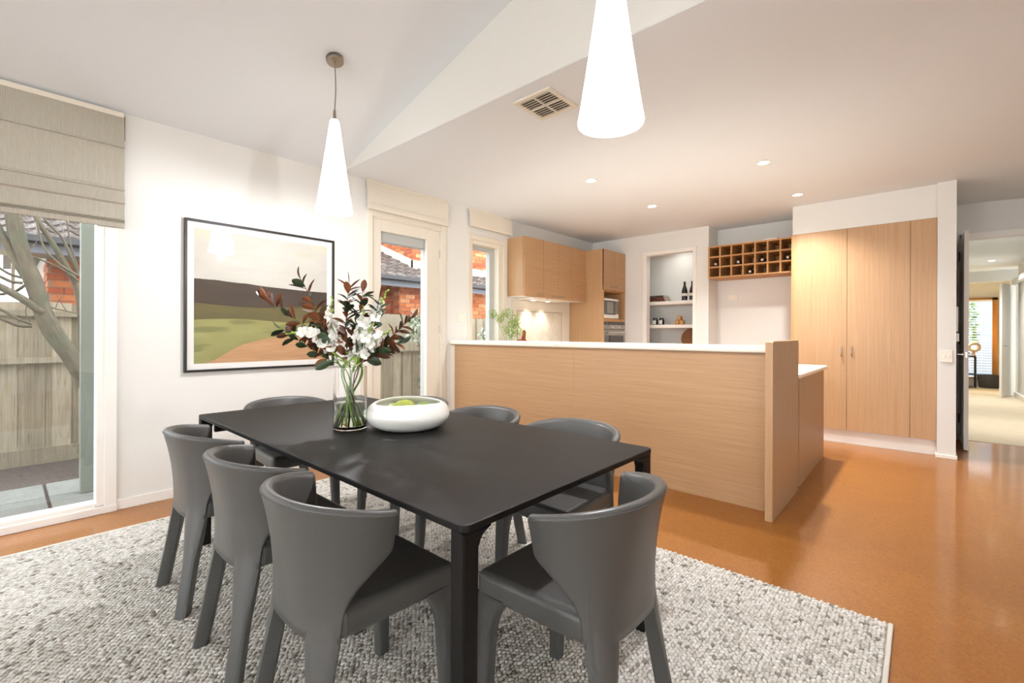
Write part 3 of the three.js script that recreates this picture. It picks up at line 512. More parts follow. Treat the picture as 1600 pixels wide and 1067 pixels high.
// ---------------------------------------------------------------- kitchen run on the left wall
function dHandle(x, y, z, along = 'z', out = 'x', len = 0.1) {   // small bowed steel handle on a face
  const o = 0.026, L = len / 2, pts = [[-L, 0], [-L, o * 0.7], [-L * 0.7, o], [L * 0.7, o], [L, o * 0.7], [L, 0]];
  const v = pts.map(([a, d]) => { const p = [x, y, z]; p[{ x: 0, y: 1, z: 2 }[along]] += a; p[out === 'x' ? 0 : 2] += d; return p; });
  return tube(v, 0.0052, 30, 8);
}
{
  const base = thing('base_cabinet', 'oak base cabinets with cream worktop along the window wall', 'cabinet', [0.3, 0, -5.1]);
  part(base, 'carcass', bx(0.02, 0.58, 0.1, 0.86, -5.83, -4.22), M.oak);
  part(base, 'worktop', bx(0.02, 0.62, 0.86, 0.9, -5.835, -4.21, 0.01), M.bench);
  const Z = [-4.422, -4.811, -5.142, -5.477, -5.84], y0 = 1.68, y1 = 2.446;
  const up = thing('wall_cabinet', 'row of four oak wall cabinets above the cooktop', 'cabinet', [0.15, y0, -5.13]);
  part(up, 'carcass', bx(0.002, 0.276, y0 + 0.004, y1, Z[4] + 0.002, Z[0]), M.oakEnd);
  part(up, 'underside', bx(0.002, 0.275, y0, y0 + 0.004, Z[4] + 0.002, Z[0]), M.trim);
  for (let i = 0; i < 4; i++) {
    const d = part(up, 'door', bx(0.281, 0.299, y0, y1, Z[i + 1] + 0.002, Z[i] - 0.002, 0.001), M.oak);
    const hz = [Z[1] + 0.075, Z[2] + 0.085, Z[2] - 0.085, Z[4] + 0.14][i];
    part(d, 'handle', dHandle(0.299, y0 + 0.038, hz), M.steel);
  }
  const hood = thing('range_hood', 'slim slide-out range hood with two lit lamps under the oak cabinets', 'range hood', [0.16, 1.65, -5.0]);
  part(hood, 'body', bx(0.01, 0.3, 1.655, 1.679, -5.40, -4.60, 0.006), M.trim);
  part(hood, 'visor', bx(0.28, 0.318, 1.662, 1.678, -5.40, -4.60, 0.006), std('#d9c6ab', 0.4));
  part(hood, 'knob', put(cyl(0.008, 0.008, 0, 0.02, 0, 0, 14), 0.318, 1.672, -4.86, 0, 0, -Math.PI / 2), M.steel);
  for (const z of [-4.80, -5.12]) {
    part(hood, 'lamp', cyl(0.03, 0.03, 1.650, 1.656, 0.13, z, 20), M.lampDisc);
    const l = new THREE.SpotLight('#fff4e4', 0.8, 0, 0.85, 0.7); l.position.set(0.13 - 0.16, 1.647 - 1.65, z + 5.0); l.target.position.set(0.05 - 0.16, -1, z + 5.0); hood.add(l, l.target); l.castShadow = true; l.name = 'hood_light';
  }
  // tall oven tower
  const T0 = -6.5, T1 = -5.845, t = thing('oven_tower', 'tall oak oven cabinet at the end of the kitchen run', 'cabinet', [0.3, 0, -6.17]);
  part(t, 'side_panel', bx(0.002, 0.597, 0, 2.446, T1 - 0.018, T1), M.oakEnd);
  part(t, 'side_panel', bx(0.002, 0.597, 0, 2.446, T0, T0 + 0.016), M.oakEnd);
  part(t, 'back_panel', bx(0.002, 0.06, 0, 2.446, T0 + 0.016, T1 - 0.018), M.rackOak);
  for (const [a, b] of [[1.385, 1.425], [1.83, 1.848], [2.43, 2.446]]) part(t, 'shelf', bx(0.06, a > 1.4 ? 0.578 : 0.597, a, b, T0 + 0.016, T1 - 0.018), M.rackOak);
  part(t, 'lower_door', bx(0.58, 0.6, 0.1, 0.72, T0, T1, 0.002), M.oak);
  for (const [a, b, h] of [[-6.1735, T1, -6.10], [T0, -6.1755, -6.25]]) { const d = part(t, 'door', bx(0.58, 0.6, 1.85, 2.446, a, b, 0.002), M.oak); part(d, 'handle', dHandle(0.6, 1.905, h), M.steel); }
  const mw = thing('microwave', 'white microwave with dark window in the oak oven tower', 'microwave', [0.4, 1.425, -6.1]);
  part(mw, 'case', bx(0.2, 0.585, 1.428, 1.735, -6.33, -5.868, 0.02), M.gloss);
  part(mw, 'door_window', bx(0.584, 0.592, 1.49, 1.70, -6.22, -5.875, 0.008), M.darkGlass);
  part(mw, 'inner_screen', bx(0.592, 0.5935, 1.51, 1.68, -6.14, -5.96), std('#8f8b80', 0.4));
  part(mw, 'control_panel', bx(0.584, 0.591, 1.50, 1.70, -6.315, -6.235, 0.006), std('#777469', 0.4));
  part(mw, 'foot', bx(0.25, 0.55, 1.425, 1.43, -6.30, -5.90), M.blackPlastic);
  const ov = thing('wall_oven', 'stainless steel wall oven under the microwave', 'oven', [0.55, 0.73, -6.17]);
  part(ov, 'body', bx(0.1, 0.59, 0.73, 1.385, T0 + 0.018, T1 - 0.02), M.blackPlastic);
  part(ov, 'display_strip', bx(0.59, 0.6, 1.34, 1.383, T0 + 0.012, T1 - 0.014), M.darkGlass);
  part(ov, 'control_panel', bx(0.59, 0.602, 1.27, 1.338, T0 + 0.012, T1 - 0.014, 0.003), M.steel);
  for (const z of [-6.07, -6.27]) part(ov, 'knob', put(cyl(0.018, 0.016, 0, 0.024, 0, 0, 18), 0.602, 1.302, z, 0, 0, -Math.PI / 2), M.chrome);
  part(ov, 'door', bx(0.59, 0.603, 0.74, 1.262, T0 + 0.012, T1 - 0.014, 0.004), M.steel);
  part(ov, 'door_window', bx(0.603, 0.605, 0.8, 1.18, T0 + 0.06, T1 - 0.06), M.darkGlass);
  part(ov, 'handle', [bar([0.64, 1.222, T0 + 0.05], [0.64, 1.222, T1 - 0.05], 0.009), bar([0.6, 1.222, T0 + 0.09], [0.64, 1.222, T0 + 0.09], 0.006), bar([0.6, 1.222, T1 - 0.09], [0.64, 1.222, T1 - 0.09], 0.006)], M.chrome);
  // splashback of diamond tiles inside a thin frame
  const sp = thing('tiled_splashback', 'cream diamond-set tile splashback behind the cooktop', 'splashback', [0, 0.9, -5.13]);
  part(sp, 'plain_panel', bx(0.001, 0.006, 0.9, 1.655, -5.835, -4.5), std('#e3dccd', 0.35));
  part(sp, 'border', [bx(0.006, 0.0125, 1.505, 1.517, -5.63, -4.61, 0.003), bx(0.006, 0.0125, 0.9, 1.517, -4.622, -4.61, 0.003), bx(0.006, 0.0125, 0.9, 1.517, -5.63, -5.618, 0.003)], std('#b8ad9c', 0.4));
  const tm = [std('#e6dfd0', 0.22), std('#e0d8c8', 0.22)], za = -5.616, zb = -4.624, ya = 0.9, yb = 1.503, s = 0.235;
  const clip = (poly, f) => { const o = []; for (let i = 0; i < poly.length; i++) { const a = poly[i], b = poly[(i + 1) % poly.length], fa = f(a), fb = f(b); if (fa >= 0) o.push(a); if ((fa < 0) !== (fb < 0)) { const t = fa / (fa - fb); o.push([lerp(a[0], b[0], t), lerp(a[1], b[1], t)]); } } return o; };
  let k = 0;
  for (let i = -6; i <= 6; i++) for (let j = -6; j <= 6; j++) {
    const cz = -5.12 + (i - j) * s / 2, cy = 1.2 + (i + j) * s / 2, h = s / 2 - 0.002;
    let p = [[cz - h, cy], [cz, cy - h], [cz + h, cy], [cz, cy + h]];
    for (const f of [(q) => q[0] - za, (q) => zb - q[0], (q) => q[1] - ya, (q) => yb - q[1]]) if (p.length) p = clip(p, f);
    if (p.length < 3) continue;
    const area = Math.abs(p.reduce((a, q, n) => a + q[0] * p[(n + 1) % p.length][1] - p[(n + 1) % p.length][0] * q[1], 0)) / 2; if (area < 0.0008) continue;
    const g = extrude(p.map(([z, y]) => [-z, y]), 0.004, 0.001); put(g, 0, 0, 0, 0, Math.PI / 2, 0); g.translate(0.006, 0, 0); part(sp, 'tile', planarUV(g), tm[k++ % 2]);
  }
}
{ // cooktop, chopping board, herb plant, switch
  const ct = thing('cooktop', 'black cooktop on the worktop below the range hood', 'cooktop', [0.3, 0.9, -5.1]);
  part(ct, 'plate', bx(0.08, 0.56, 0.9, 0.906, -5.4, -4.8, 0.003), M.darkGlass);
  for (const [x, z] of [[0.2, -4.96], [0.2, -5.24], [0.43, -4.96], [0.43, -5.24]]) part(ct, 'pan_support', [bx(x - 0.09, x + 0.09, 0.906, 0.925, z - 0.006, z + 0.006), bx(x - 0.006, x + 0.006, 0.906, 0.925, z - 0.09, z + 0.09)], M.blackPlastic);
  const P = [[-0.13, 0], [0.13, 0], [0.13, 0.185], [0.115, 0.205], [0.04, 0.215], [0.026, 0.235], [0.026, 0.32], [0.012, 0.345], [-0.012, 0.345], [-0.026, 0.32], [-0.026, 0.235], [-0.04, 0.215], [-0.115, 0.205], [-0.13, 0.185]];
  const g = extrude(P, 0.016, 0.002); put(g, 0, 0, 0, -0.12, Math.PI / 2, 0, 0); g.translate(0.075, 0.903, -4.63);
  single('chopping_board', 'wooden chopping board with handle leaning on the splashback', 'board', planarUV(g), std('#a5673a', 0.55, { map: oakV }));
}
function wallPlate(name, label, axis, at, a, y, w, h, n, group) {
  const t = thing(name, label, name.includes('outlet') ? 'outlet' : 'switch', axis === 'x' ? [at, y - h / 2, a] : [a, y - h / 2, at], group);
  const B = (d0, d1, a0, a1, y0, y1, r) => (axis === 'x' ? bx(at + d0, at + d1, y0, y1, a0, a1, r) : bx(a0, a1, y0, y1, at + d0, at + d1, r));
  part(t, 'plate', B(0, 0.009, a - w / 2, a + w / 2, y - h / 2, y + h / 2, 0.003), M.switchPlate);
  for (let i = 0; i < n; i++) { const c = a + (i - (n - 1) / 2) * (w / (n + 0.4)); part(t, 'rocker', B(0.009, 0.013, c - 0.009, c + 0.009, y - 0.014, y + 0.014, 0.002), M.trim); }
  return t;
}
wallPlate('light_switch', 'cream light switch plate beside the kitchen window', 'x', 0, -3.62, 1.385, 0.12, 0.095, 1);
wallPlate('light_switch', 'white square light switch on the wall end beside the oak cupboard', 'z', -6.14, 4.232, 0.995, 0.085, 0.118, 2);
wallPlate('power_outlet', 'white double power outlet in the recess below the wine rack', 'z', NZ, 2.07, 1.72, 0.125, 0.08, 2);
{
  const p = thing('wall_control', 'slim white thermostat on the hall side of the wall end', 'thermostat', [4.3, 1.14, -6.3]);
  part(p, 'body', bx(4.3, 4.318, 1.24, 1.48, -6.36, -6.24, 0.004), M.gloss); part(p, 'dial', bx(4.3, 4.326, 1.14, 1.22, -6.34, -6.26, 0.004), M.gloss);
}
// ---------------------------------------------------------------- pantry
{
  const sh = [[1.70, 'upper'], [1.345, 'middle'], [0.98, 'lower']];
  for (const [y, n] of sh) single('pantry_shelf', 'white ' + n + ' shelf inside the pantry doorway', 'shelf', bx(0.5, NX - 0.1, y - 0.05, y, -7.1, -6.70, 0.003), M.gloss, 'pantry shelves');
  const ys = 1.70, bk = [['#5a3328', '#7c4636'], ['#8a4a3a', '#3f2f2a'], ['#4a3a34', '#6a5a50']];
  bk.forEach(([c, d], i) => {
    const b = thing('cook_book', ['dark brown cookbook at the bottom of the pantry stack', 'reddish cookbook in the middle of the pantry stack', 'charcoal cookbook on top of the pantry stack'][i], 'book', [1.0, ys + i * 0.032, -6.85], 'stacked cookbooks on the pantry shelf');
    const y = ys + i * 0.032, x0 = 0.80, x1 = 1.14 - i * 0.015;
    part(b, 'cover', [bx(x0, x1, y, y + 0.004, -6.96, -6.74), bx(x0, x1, y + 0.027, y + 0.031, -6.96, -6.74), bx(x0, x1, y, y + 0.031, -6.744, -6.74)], std(c, 0.5)); part(b, 'pages', bx(x0 + 0.004, x1 - 0.004, y + 0.004, y + 0.027, -6.955, -6.744), std('#e8e2d4', 0.9));
    part(b, 'spine_label', bx(x0 + 0.05, x0 + 0.2, y + 0.008, y + 0.023, -6.739, -6.7385), std(d, 0.5));
  });
  const bottle = (x, z, y, label) => { const b = thing('wine_bottle', label, 'bottle', [x, y, z], 'dark bottles on the pantry shelf'); part(b, 'glass', lathe([[0.001, 0], [0.04, 0], [0.042, 0.01], [0.042, 0.15], [0.03, 0.2], [0.016, 0.235], [0.015, 0.29], [0.001, 0.29]], 20).translate(x, y, z), M.darkGlass); part(b, 'label', lathe([[0.0425, 0.075], [0.0425, 0.115]], 20).translate(x, y, z), std('#e9e4d6', 0.7)); part(b, 'capsule', cyl(0.0165, 0.0165, y + 0.22, y + 0.293, x, z, 14), std('#2a1c18', 0.5)); };
  bottle(1.395, -6.85, ys, 'dark wine bottle with cream band beside the pantry cookbooks'); bottle(1.51, -6.85, ys, 'dark wine bottle with cream band next to the pantry door edge');
  for (const [x, l] of [[0.935, 'dark jar with white label, farther from the spice blocks'], [1.037, 'dark jar with white label, next to the spice blocks']]) { const j = thing('pantry_jar', l, 'jar', [x, 1.345, -6.85], 'labelled jars on the pantry shelf'); part(j, 'glass', cyl(0.043, 0.043, 1.345, 1.43, x, -6.85, 20), M.darkGlass); part(j, 'lid', cyl(0.03, 0.03, 1.432, 1.455, x, -6.85, 18), M.blackPlastic); part(j, 'label', bx(x - 0.026, x + 0.026, 1.36, 1.415, -6.81, -6.806), std('#efece2', 0.7)); }
  const cubes = [[1.285, 0], [1.355, 0], [1.32, 0.067]];
  cubes.forEach(([x, dy], i) => { const y = 1.345 + dy; const c = thing('spice_box', ['amber wooden block at the left foot of the little pyramid', 'amber wooden block at the right foot of the little pyramid', 'amber wooden block on top of the little pyramid'][i].replace(' left', ' jar-side').replace(' right', ' door-side'), 'box', [x, y, -6.85], 'stacked amber blocks in the pantry'); part(c, 'block', bx(x - 0.031, x + 0.031, y, y + 0.065, -6.88, -6.82, 0.006), std('#c88b4d', 0.5)); part(c, 'lettering', new THREE.TorusGeometry(0.016, 0.004, 6, 16).translate(x, y + 0.033, -6.819), std('#e8c48e', 0.5)); });
  const rb = lathe([[0.001, 0], [0.15, 0], [0.155, 0.006], [0.15, 0.014], [0.001, 0.014]], 36); put(rb, 0, 0, 0, Math.PI / 2 - 0.12, 0, 0); rb.translate(1.47, 1.136, -6.93);
  single('round_board', 'round brown wooden board standing on the lower pantry shelf', 'board', rb, std('#8a5a34', 0.6));
}
// ---------------------------------------------------------------- wine rack
{
  const x0 = 1.872, x1 = 2.895, y0 = 1.965, y1 = 2.4, zf = -6.45, zb = -6.86, t = 0.019;
  const w = thing('wine_rack', 'oak wine rack of twenty-one square holes hung in the recess', 'wine rack', [(x0 + x1) / 2, y0, (zf + zb) / 2]);
  part(w, 'back_panel', bx(x0, x1, y0, y1, zb, zb + 0.01), M.rackOak);
  for (let i = 0; i <= 7; i++) { const x = lerp(x0, x1 - t, i / 7); part(w, 'upright', bx(x, x + t, y0 + 0.0006, y1 - 0.0006, zb + 0.01, zf), M.rackOak); }
  for (let j = 0; j <= 3; j++) { const y = lerp(y0, y1 - t, j / 3); part(w, 'shelf', bx(x0 + 0.0, x1, y, y + t, zb + 0.01, zf - 0.0006), M.rackOak); }
  const cw = (x1 - x0 - t) / 7, ch = (y1 - y0 - t) / 3;
  for (const [i, j, l] of [[0, 1, 'dark wine bottle in the middle row, end hole by the pantry'], [2, 1, 'dark wine bottle in the middle row, third hole from the pantry'], [3, 0, 'dark wine bottle in the bottom row of the wine rack'], [4, 1, 'dark wine bottle in the middle row, fifth hole from the pantry'], [6, 1, 'dark wine bottle in the middle row, end hole by the oak cupboard']]) {
    const x = x0 + t + cw * (i + 0.42) , y = y0 + t + ch * j + 0.0395, z = zb + 0.02;
    const b = thing('wine_bottle', l, 'bottle', [x, y - 0.038, z + 0.15], 'bottles lying in the wine rack');
    const g = lathe([[0.001, 0], [0.036, 0], [0.038, 0.008], [0.038, 0.19], [0.028, 0.235], [0.015, 0.265], [0.0145, 0.3], [0.001, 0.3]], 20); put(g, x, y, z, Math.PI / 2, 0, 0); part(b, 'glass', g, M.darkGlass);
    const c = cyl(0.016, 0.0155, 0.275, 0.335, 0, 0, 16); put(c, x, y, z, Math.PI / 2, 0, 0); part(b, 'capsule', c, std('#c9b9b4', 0.35, { metalness: 0.4 }));
  }
  const box = thing('white_router', 'small white box lying on top of the wine rack', 'box', [2.62, y1, -6.6]); part(box, 'case', bx(2.53, 2.69, y1, y1 + 0.032, -6.68, -6.52, 0.005), M.gloss); part(box, 'plug', bx(2.69, 2.70, y1 + 0.006, y1 + 0.03, -6.6, -6.57), M.blackPlastic);
}
// ---------------------------------------------------------------- tall cupboard
{
  const c = thing('tall_cupboard', 'tall oak cupboard with two doors and narrow filler panel', 'cupboard', [3.54, 0, -6.5]);
  const y0 = 0.155, y1 = 2.37;
  part(c, 'carcass', bx(CX0 + 0.012, 4.163, y0, y1, -6.86, CZ - 0.02), M.oakTall);
  part(c, 'side_panel', bx(CX0 - 0.012, CX0 + 0.01, 0.0, y1, -6.86, CZ - 0.005), M.rackOak);
  part(c, 'kickboard', bx(CX0, 4.163, 0, 0.152, -6.30, -6.245), M.gloss);
  const dl = part(c, 'door', bx(CX0 + 0.011, 3.4385, y0, y1, CZ - 0.019, CZ, 0.0015), M.oakTall), dr = part(c, 'door', bx(3.4415, 3.9635, y0, y1, CZ - 0.019, CZ, 0.0015), M.oakTall);
  part(c, 'filler_panel', bx(3.9665, 4.163, y0, y1, CZ - 0.019, CZ - 0.001, 0.0015), M.oakTall);
  part(dl, 'handle', dHandle(3.392, 1.02, CZ, 'y', 'z', 0.1), M.steel); part(dr, 'handle', dHandle(3.485, 1.02, CZ, 'y', 'z', 0.1), M.steel);
}
// ---------------------------------------------------------------- ceiling fittings
function downlight(x, z, y, label, I = 13, group = 'recessed downlights in the kitchen ceiling') {
  const d = thing('downlight', label, 'downlight', [x, y, z], group);
  part(d, 'bezel', lathe([[0.046, -0.004], [0.058, -0.003], [0.06, 0.0], [0.046, 0.0]], 28).translate(x, y, z), M.gloss);
  part(d, 'lamp', cyl(0.046, 0.046, y - 0.003, y + 0.0, x, z, 24), M.lampDisc);
  const l = new THREE.SpotLight('#fbf8f6', I, 0, 1.1, 1); l.position.set(0, -0.012, 0); l.target.position.set(0, -1, 0); l.castShadow = true; l.shadow.radius = 2; l.name = 'downlight_lamp'; d.add(l, l.target);
}
downlight(1.644, -3.837, CEIL, 'recessed downlight above the bar end next to the window wall');
downlight(1.698, -5.073, CEIL, 'recessed downlight in front of the pantry');
downlight(3.021, -4.425, CEIL, 'recessed downlight above the bar end away from the window wall');
downlight(3.058, -5.675, CEIL, 'recessed downlight in front of the tall oak cupboard');
downlight(1.3, -6.85, CEIL, 'recessed downlight in the pantry ceiling behind the lintel', 0.8, 'recessed downlight in the pantry');
{
  const v = thing('ceiling_vent', 'square cream ceiling air vent with angled louvres', 'vent', [2.22, CEIL, -2.36]);
  const x0 = 2.075, x1 = 2.37, z0 = -2.51, z1 = -2.205, y = CEIL;
  part(v, 'recess', bx(x0 + 0.02, x1 - 0.02, y - 0.001, y + 0.0, z0 + 0.02, z1 - 0.02), std('#8d867a', 0.9));
  for (const g of [bx(x0, x1, y - 0.012, y, z0, z0 + 0.028), bx(x0, x1, y - 0.012, y, z1 - 0.028, z1), bx(x0, x0 + 0.028, y - 0.012, y, z0 + 0.028, z1 - 0.028), bx(x1 - 0.028, x1, y - 0.012, y, z0 + 0.028, z1 - 0.028)]) part(v, 'frame_rail', g, M.creamTrim);
  part(v, 'divider', [bx((x0 + x1) / 2 - 0.004, (x0 + x1) / 2 + 0.004, y - 0.014, y, z0 + 0.02, z1 - 0.02), bx(x0 + 0.02, x1 - 0.02, y - 0.014, y, (z0 + z1) / 2 - 0.004, (z0 + z1) / 2 + 0.004)], M.creamTrim);
  for (let i = 0; i < 10; i++) { const z = lerp(z0 + 0.04, z1 - 0.04, i / 9), g = bx(x0 + 0.026, x1 - 0.026, -0.0012, 0.0012, -0.0105, 0.0105); put(g, 0, y - 0.0095, z, 0.6, 0, 0); part(v, 'louvre', g, M.creamTrim); }
}
// ---------------------------------------------------------------- vase with branches
const VX = 2.0, VZ = -1.12, VD = EYE.clone().sub(new THREE.Vector3(VX, 1.2, VZ)).dot(FWD) * -1;
{
  const v = thing('glass_vase', 'clear glass cylinder vase half filled with water on the black table', 'vase', [VX, TOP, VZ]);
  part(v, 'glass', lathe([[0.001, 0], [0.07, 0], [0.0765, 0.004], [0.0775, 0.012], [0.0775, 0.298], [0.0765, 0.3], [0.0745, 0.298], [0.0745, 0.02], [0.07, 0.016], [0.001, 0.016]], 48).translate(VX, TOP, VZ), phy('#ffffff', 0.01, { transmission: 1, thickness: 0.05, ior: 1.45 }));
  part(v, 'water', lathe([[0.001, 0.0165], [0.0738, 0.0205], [0.0738, 0.125], [0.001, 0.125]], 40).translate(VX, TOP, VZ), phy('#eef4e4', 0.0, { transmission: 1, thickness: 0.1, ior: 1.33, attenuationColor: new THREE.Color('#dfe8cf'), attenuationDistance: 0.5 }));
}
// a leaf: spoon-shaped, folded along the midrib and curling, tip along +y from the origin
function leafGeo(w, curl, fold) {
  const NL = 7, NW = 4, g = gridGeo(NW, NL, (i, j) => {
    const t = j / NL, s = (i / NW - 0.5) * 2, wd = w * Math.pow(Math.sin(Math.PI * lerp(0.03, 0.975, Math.pow(t, 1.25))), 0.72);
    return [s * wd * 0.5, t - 0.12 * curl * t * t, -fold * Math.abs(s) * wd * 0.5 + curl * 0.35 * t * t];
  }); return g;
}
const LEAF = [leafGeo(0.46, 0.3, 0.35), leafGeo(0.5, -0.25, 0.3), leafGeo(0.42, 0.6, 0.5), leafGeo(0.52, 0.1, 0.2)];
const frame = (dir, up) => { const y = dir.clone().normalize(), z = up.clone().addScaledVector(y, -up.dot(y)).normalize(), x = y.clone().cross(z); return new THREE.Matrix4().makeBasis(x, y, z); };
const px3 = (u, v, d) => atDepth(u, v, VD + d);
const foliage = [  // pixel path from the vase mouth to the tip, depth offset, how many leaves, share of brown, label
  [[[530, 575], [505, 540], [470, 505], [440, 485], [410, 465]], 0.02, 15, 0.75, 'long leafy branch reaching farthest toward the window over the picture'],
  [[[535, 575], [515, 530], [495, 490], [480, 455], [470, 436]], -0.04, 14, 0.6, 'leafy branch with upright pointed leaves against the picture sky'],
  [[[528, 575], [500, 555], [465, 530], [438, 512]], 0.06, 12, 0.5, 'low leafy branch with dark green leaves leaning toward the window'],
  [[[540, 575], [540, 530], [542, 485], [545, 445]], 0.0, 17, 0.7, 'tall brown-leaved branch standing upright in the middle of the vase'],
  [[[545, 575], [555, 530], [562, 490], [567, 455]], 0.05, 15, 0.45, 'tall branch with rounded green leaves beside the middle branch'],
  [[[548, 575], [570, 540], [585, 505], [592, 468]], -0.05, 14, 0.45, 'branch of mixed green and brown leaves in front of the door frame'],
  [[[552, 575], [580, 555], [610, 528], [640, 498]], 0.02, 14, 0.6, 'branch stretching toward the kitchen with russet and green leaves'],
  [[[550, 578], [575, 560], [600, 545], [622, 535]], 0.07, 10, 0.6, 'short low branch leaning toward the bowl'],
  [[[535, 578], [522, 550], [512, 520], [505, 490]], 0.08, 14, 0.85, 'dense brown-leaved branch at the front of the bouquet'],
  [[[543, 578], [548, 550], [552, 525], [555, 500]], 0.09, 13, 0.75, 'short bushy brown-leaved branch above the vase rim']];
foliage.forEach(([path, dd, n0, brown, label], bi) => {
  const n = Math.round(n0 * 1.95);
  const r = rng(100 + bi * 7), b = thing('foliage_branch', label, 'branch', [VX, TOP + 0.02, VZ], 'cut branches in the glass vase'), B = BASE.get(b);
  const a = bi * 2.3, foot = new THREE.Vector3(VX + 0.052 * Math.cos(a), TOP + 0.024, VZ + 0.052 * Math.sin(a)), mouth = new THREE.Vector3(VX + 0.045 * Math.cos(a + 2.2 + 0.9 * r()), TOP + 0.285, VZ + 0.045 * Math.sin(a + 2.2 + 0.9 * r()));
  const pts = [foot, foot.clone().lerp(mouth, 0.5), mouth]; path.slice(1).forEach(([u, v], i) => pts.push(px3(u, v, dd * (i + 1) / (path.length - 1))));
  const curve = new THREE.CatmullRomCurve3(pts);
  part(b, 'stem', tube(pts, (t) => lerp(0.0034, 0.0013, t), 44, 6), bi % 2 ? M.stemBrown : std('#5f7a3a', 0.7));
  const total = curve.getLength(), t0 = 0.33 / total * 0.98;
  for (let i = 0; i < n; i++) {
    const t = i === n - 1 ? 1 : lerp(Math.min(0.6, t0 + 0.06), 1, Math.pow((i + 0.5 * r()) / n, 0.85)), p = curve.getPointAt(Math.min(t, 0.995)), tan = curve.getTangentAt(Math.min(t, 0.995));
    const side = new THREE.Vector3(r() - 0.5, r() - 0.5, r() - 0.5).cross(tan).normalize(), dir = tan.clone().multiplyScalar(i === n - 1 ? 1 : 0.45 + 0.35 * r()).add(side.clone().multiplyScalar(i === n - 1 ? 0.1 : 0.9));
    const L = lerp(0.09, 0.068, t) * (0.75 + 0.4 * r()), mm = frame(dir, tan.clone().negate().addScaledVector(side, 0.4).add(new THREE.Vector3(0, 0.6, 0)));
    const isB = r() < brown, mats = isB ? M.leafBrown : M.leafGreen, o = new THREE.Mesh(LEAF[Math.floor(r() * 4)], mats[Math.floor(r() * mats.length)]);
    o.name = 'leaf'; o.castShadow = o.receiveShadow = true; mm.scale(new THREE.Vector3(L, L, L)); mm.setPosition(p.x - B[0], p.y - B[1], p.z - B[2]); o.applyMatrix4(mm); b.add(o);
  }
});
// snapdragons: stem, open white florets, green buds to the tip
const floret = (() => { const gs = []; for (let i = 0; i < 5; i++) { const g = leafGeo(0.75, 0.9, -0.3); g.rotateX(0.75); g.rotateY(i * Math.PI * 2 / 5 + 0.3); gs.push(g); } return mergeGeometries(gs); })();
const budGeo = new THREE.SphereGeometry(0.5, 8, 6); budGeo.scale(0.62, 1, 0.62); budGeo.translate(0, 0.4, 0);
const snaps = [
  [[[532, 575], [515, 545], [490, 522], [468, 520], [447, 522]], 0.09, 15, 'white snapdragon bending down toward the window'],
  [[[538, 575], [528, 535], [518, 500], [519, 463]], 0.0, 14, 'white snapdragon with green tip rising by the picture frame'],
  [[[548, 575], [565, 545], [580, 510], [592, 480], [606, 452]], 0.08, 17, 'tallest white snapdragon in front of the glazed door'],
  [[[548, 575], [562, 545], [574, 520], [583, 505]], 0.12, 13, 'white snapdragon with green stem at the front above the bowl'],
  [[[545, 575], [560, 530], [566, 500], [568, 478]], -0.06, 12, 'white snapdragon half hidden among the leaves'],
  [[[550, 576], [575, 545], [595, 525], [612, 515]], 0.1, 9, 'small budding snapdragon leaning toward the kitchen']];
snaps.forEach(([path, dd, n0, label], bi) => {
  const n = Math.round(n0 * 1.1);
  const r = rng(400 + bi * 13), b = thing('snapdragon', label, 'flower', [VX, TOP + 0.02, VZ], 'white snapdragons in the glass vase'), B = BASE.get(b);
  const a = bi * 1.9 + 0.8, foot = new THREE.Vector3(VX + 0.058 * Math.cos(a), TOP + 0.024, VZ + 0.058 * Math.sin(a)), mouth = new THREE.Vector3(VX + 0.05 * Math.cos(a + 2.4 + 0.8 * r()), TOP + 0.285, VZ + 0.05 * Math.sin(a + 2.4 + 0.8 * r()));
  const pts = [foot, foot.clone().lerp(mouth, 0.5), mouth]; path.slice(1).forEach(([u, v], i) => pts.push(px3(u, v, -0.6 * Math.abs(dd) * (i + 1) / (path.length - 1))));
  const curve = new THREE.CatmullRomCurve3(pts); part(b, 'stem', tube(pts, (t) => lerp(0.0042, 0.002, t), 44, 7), M.stemGreen);
  for (let i = 0; i < n; i++) {
    const f = (i + 0.5) / n, t = lerp(0.64, 1, f), p = curve.getPointAt(Math.min(t, 0.998)), tan = curve.getTangentAt(Math.min(t, 0.998)), open = f < 0.68;
    const side = new THREE.Vector3(Math.cos(i * 2.4), 0.2, Math.sin(i * 2.4)); side.addScaledVector(tan, -side.dot(tan)).normalize();
    const dir = side.clone().addScaledVector(tan, open ? 0.35 : 0.9 + f), s = open ? 0.03 + 0.006 * r() : lerp(0.021, 0.011, (f - 0.68) / 0.32), mm = frame(dir, tan);
    const o = new THREE.Mesh(open ? floret : budGeo, open ? M.petal : M.bud); o.name = open ? 'blossom' : 'bud'; o.castShadow = o.receiveShadow = true;
    mm.scale(new THREE.Vector3(s, s, s)); p.addScaledVector(side, open ? 0.006 : 0.002); mm.setPosition(p.x - B[0], p.y - B[1], p.z - B[2]); o.applyMatrix4(mm); b.add(o);
  }
  for (let i = 0; i < 6; i++) { const t = lerp(0.47, 0.64, i / 6), p = curve.getPointAt(t), tan = curve.getTangentAt(t), side = new THREE.Vector3(Math.cos(i * 2.4), 0, Math.sin(i * 2.4)), mm = frame(side.addScaledVector(tan, 0.9), tan), o = new THREE.Mesh(LEAF[3], M.bud); o.name = 'leaf'; mm.scale(new THREE.Vector3(0.022, 0.04, 0.03)); mm.setPosition(p.x - B[0], p.y - B[1], p.z - B[2]); o.applyMatrix4(mm); b.add(o); }
});
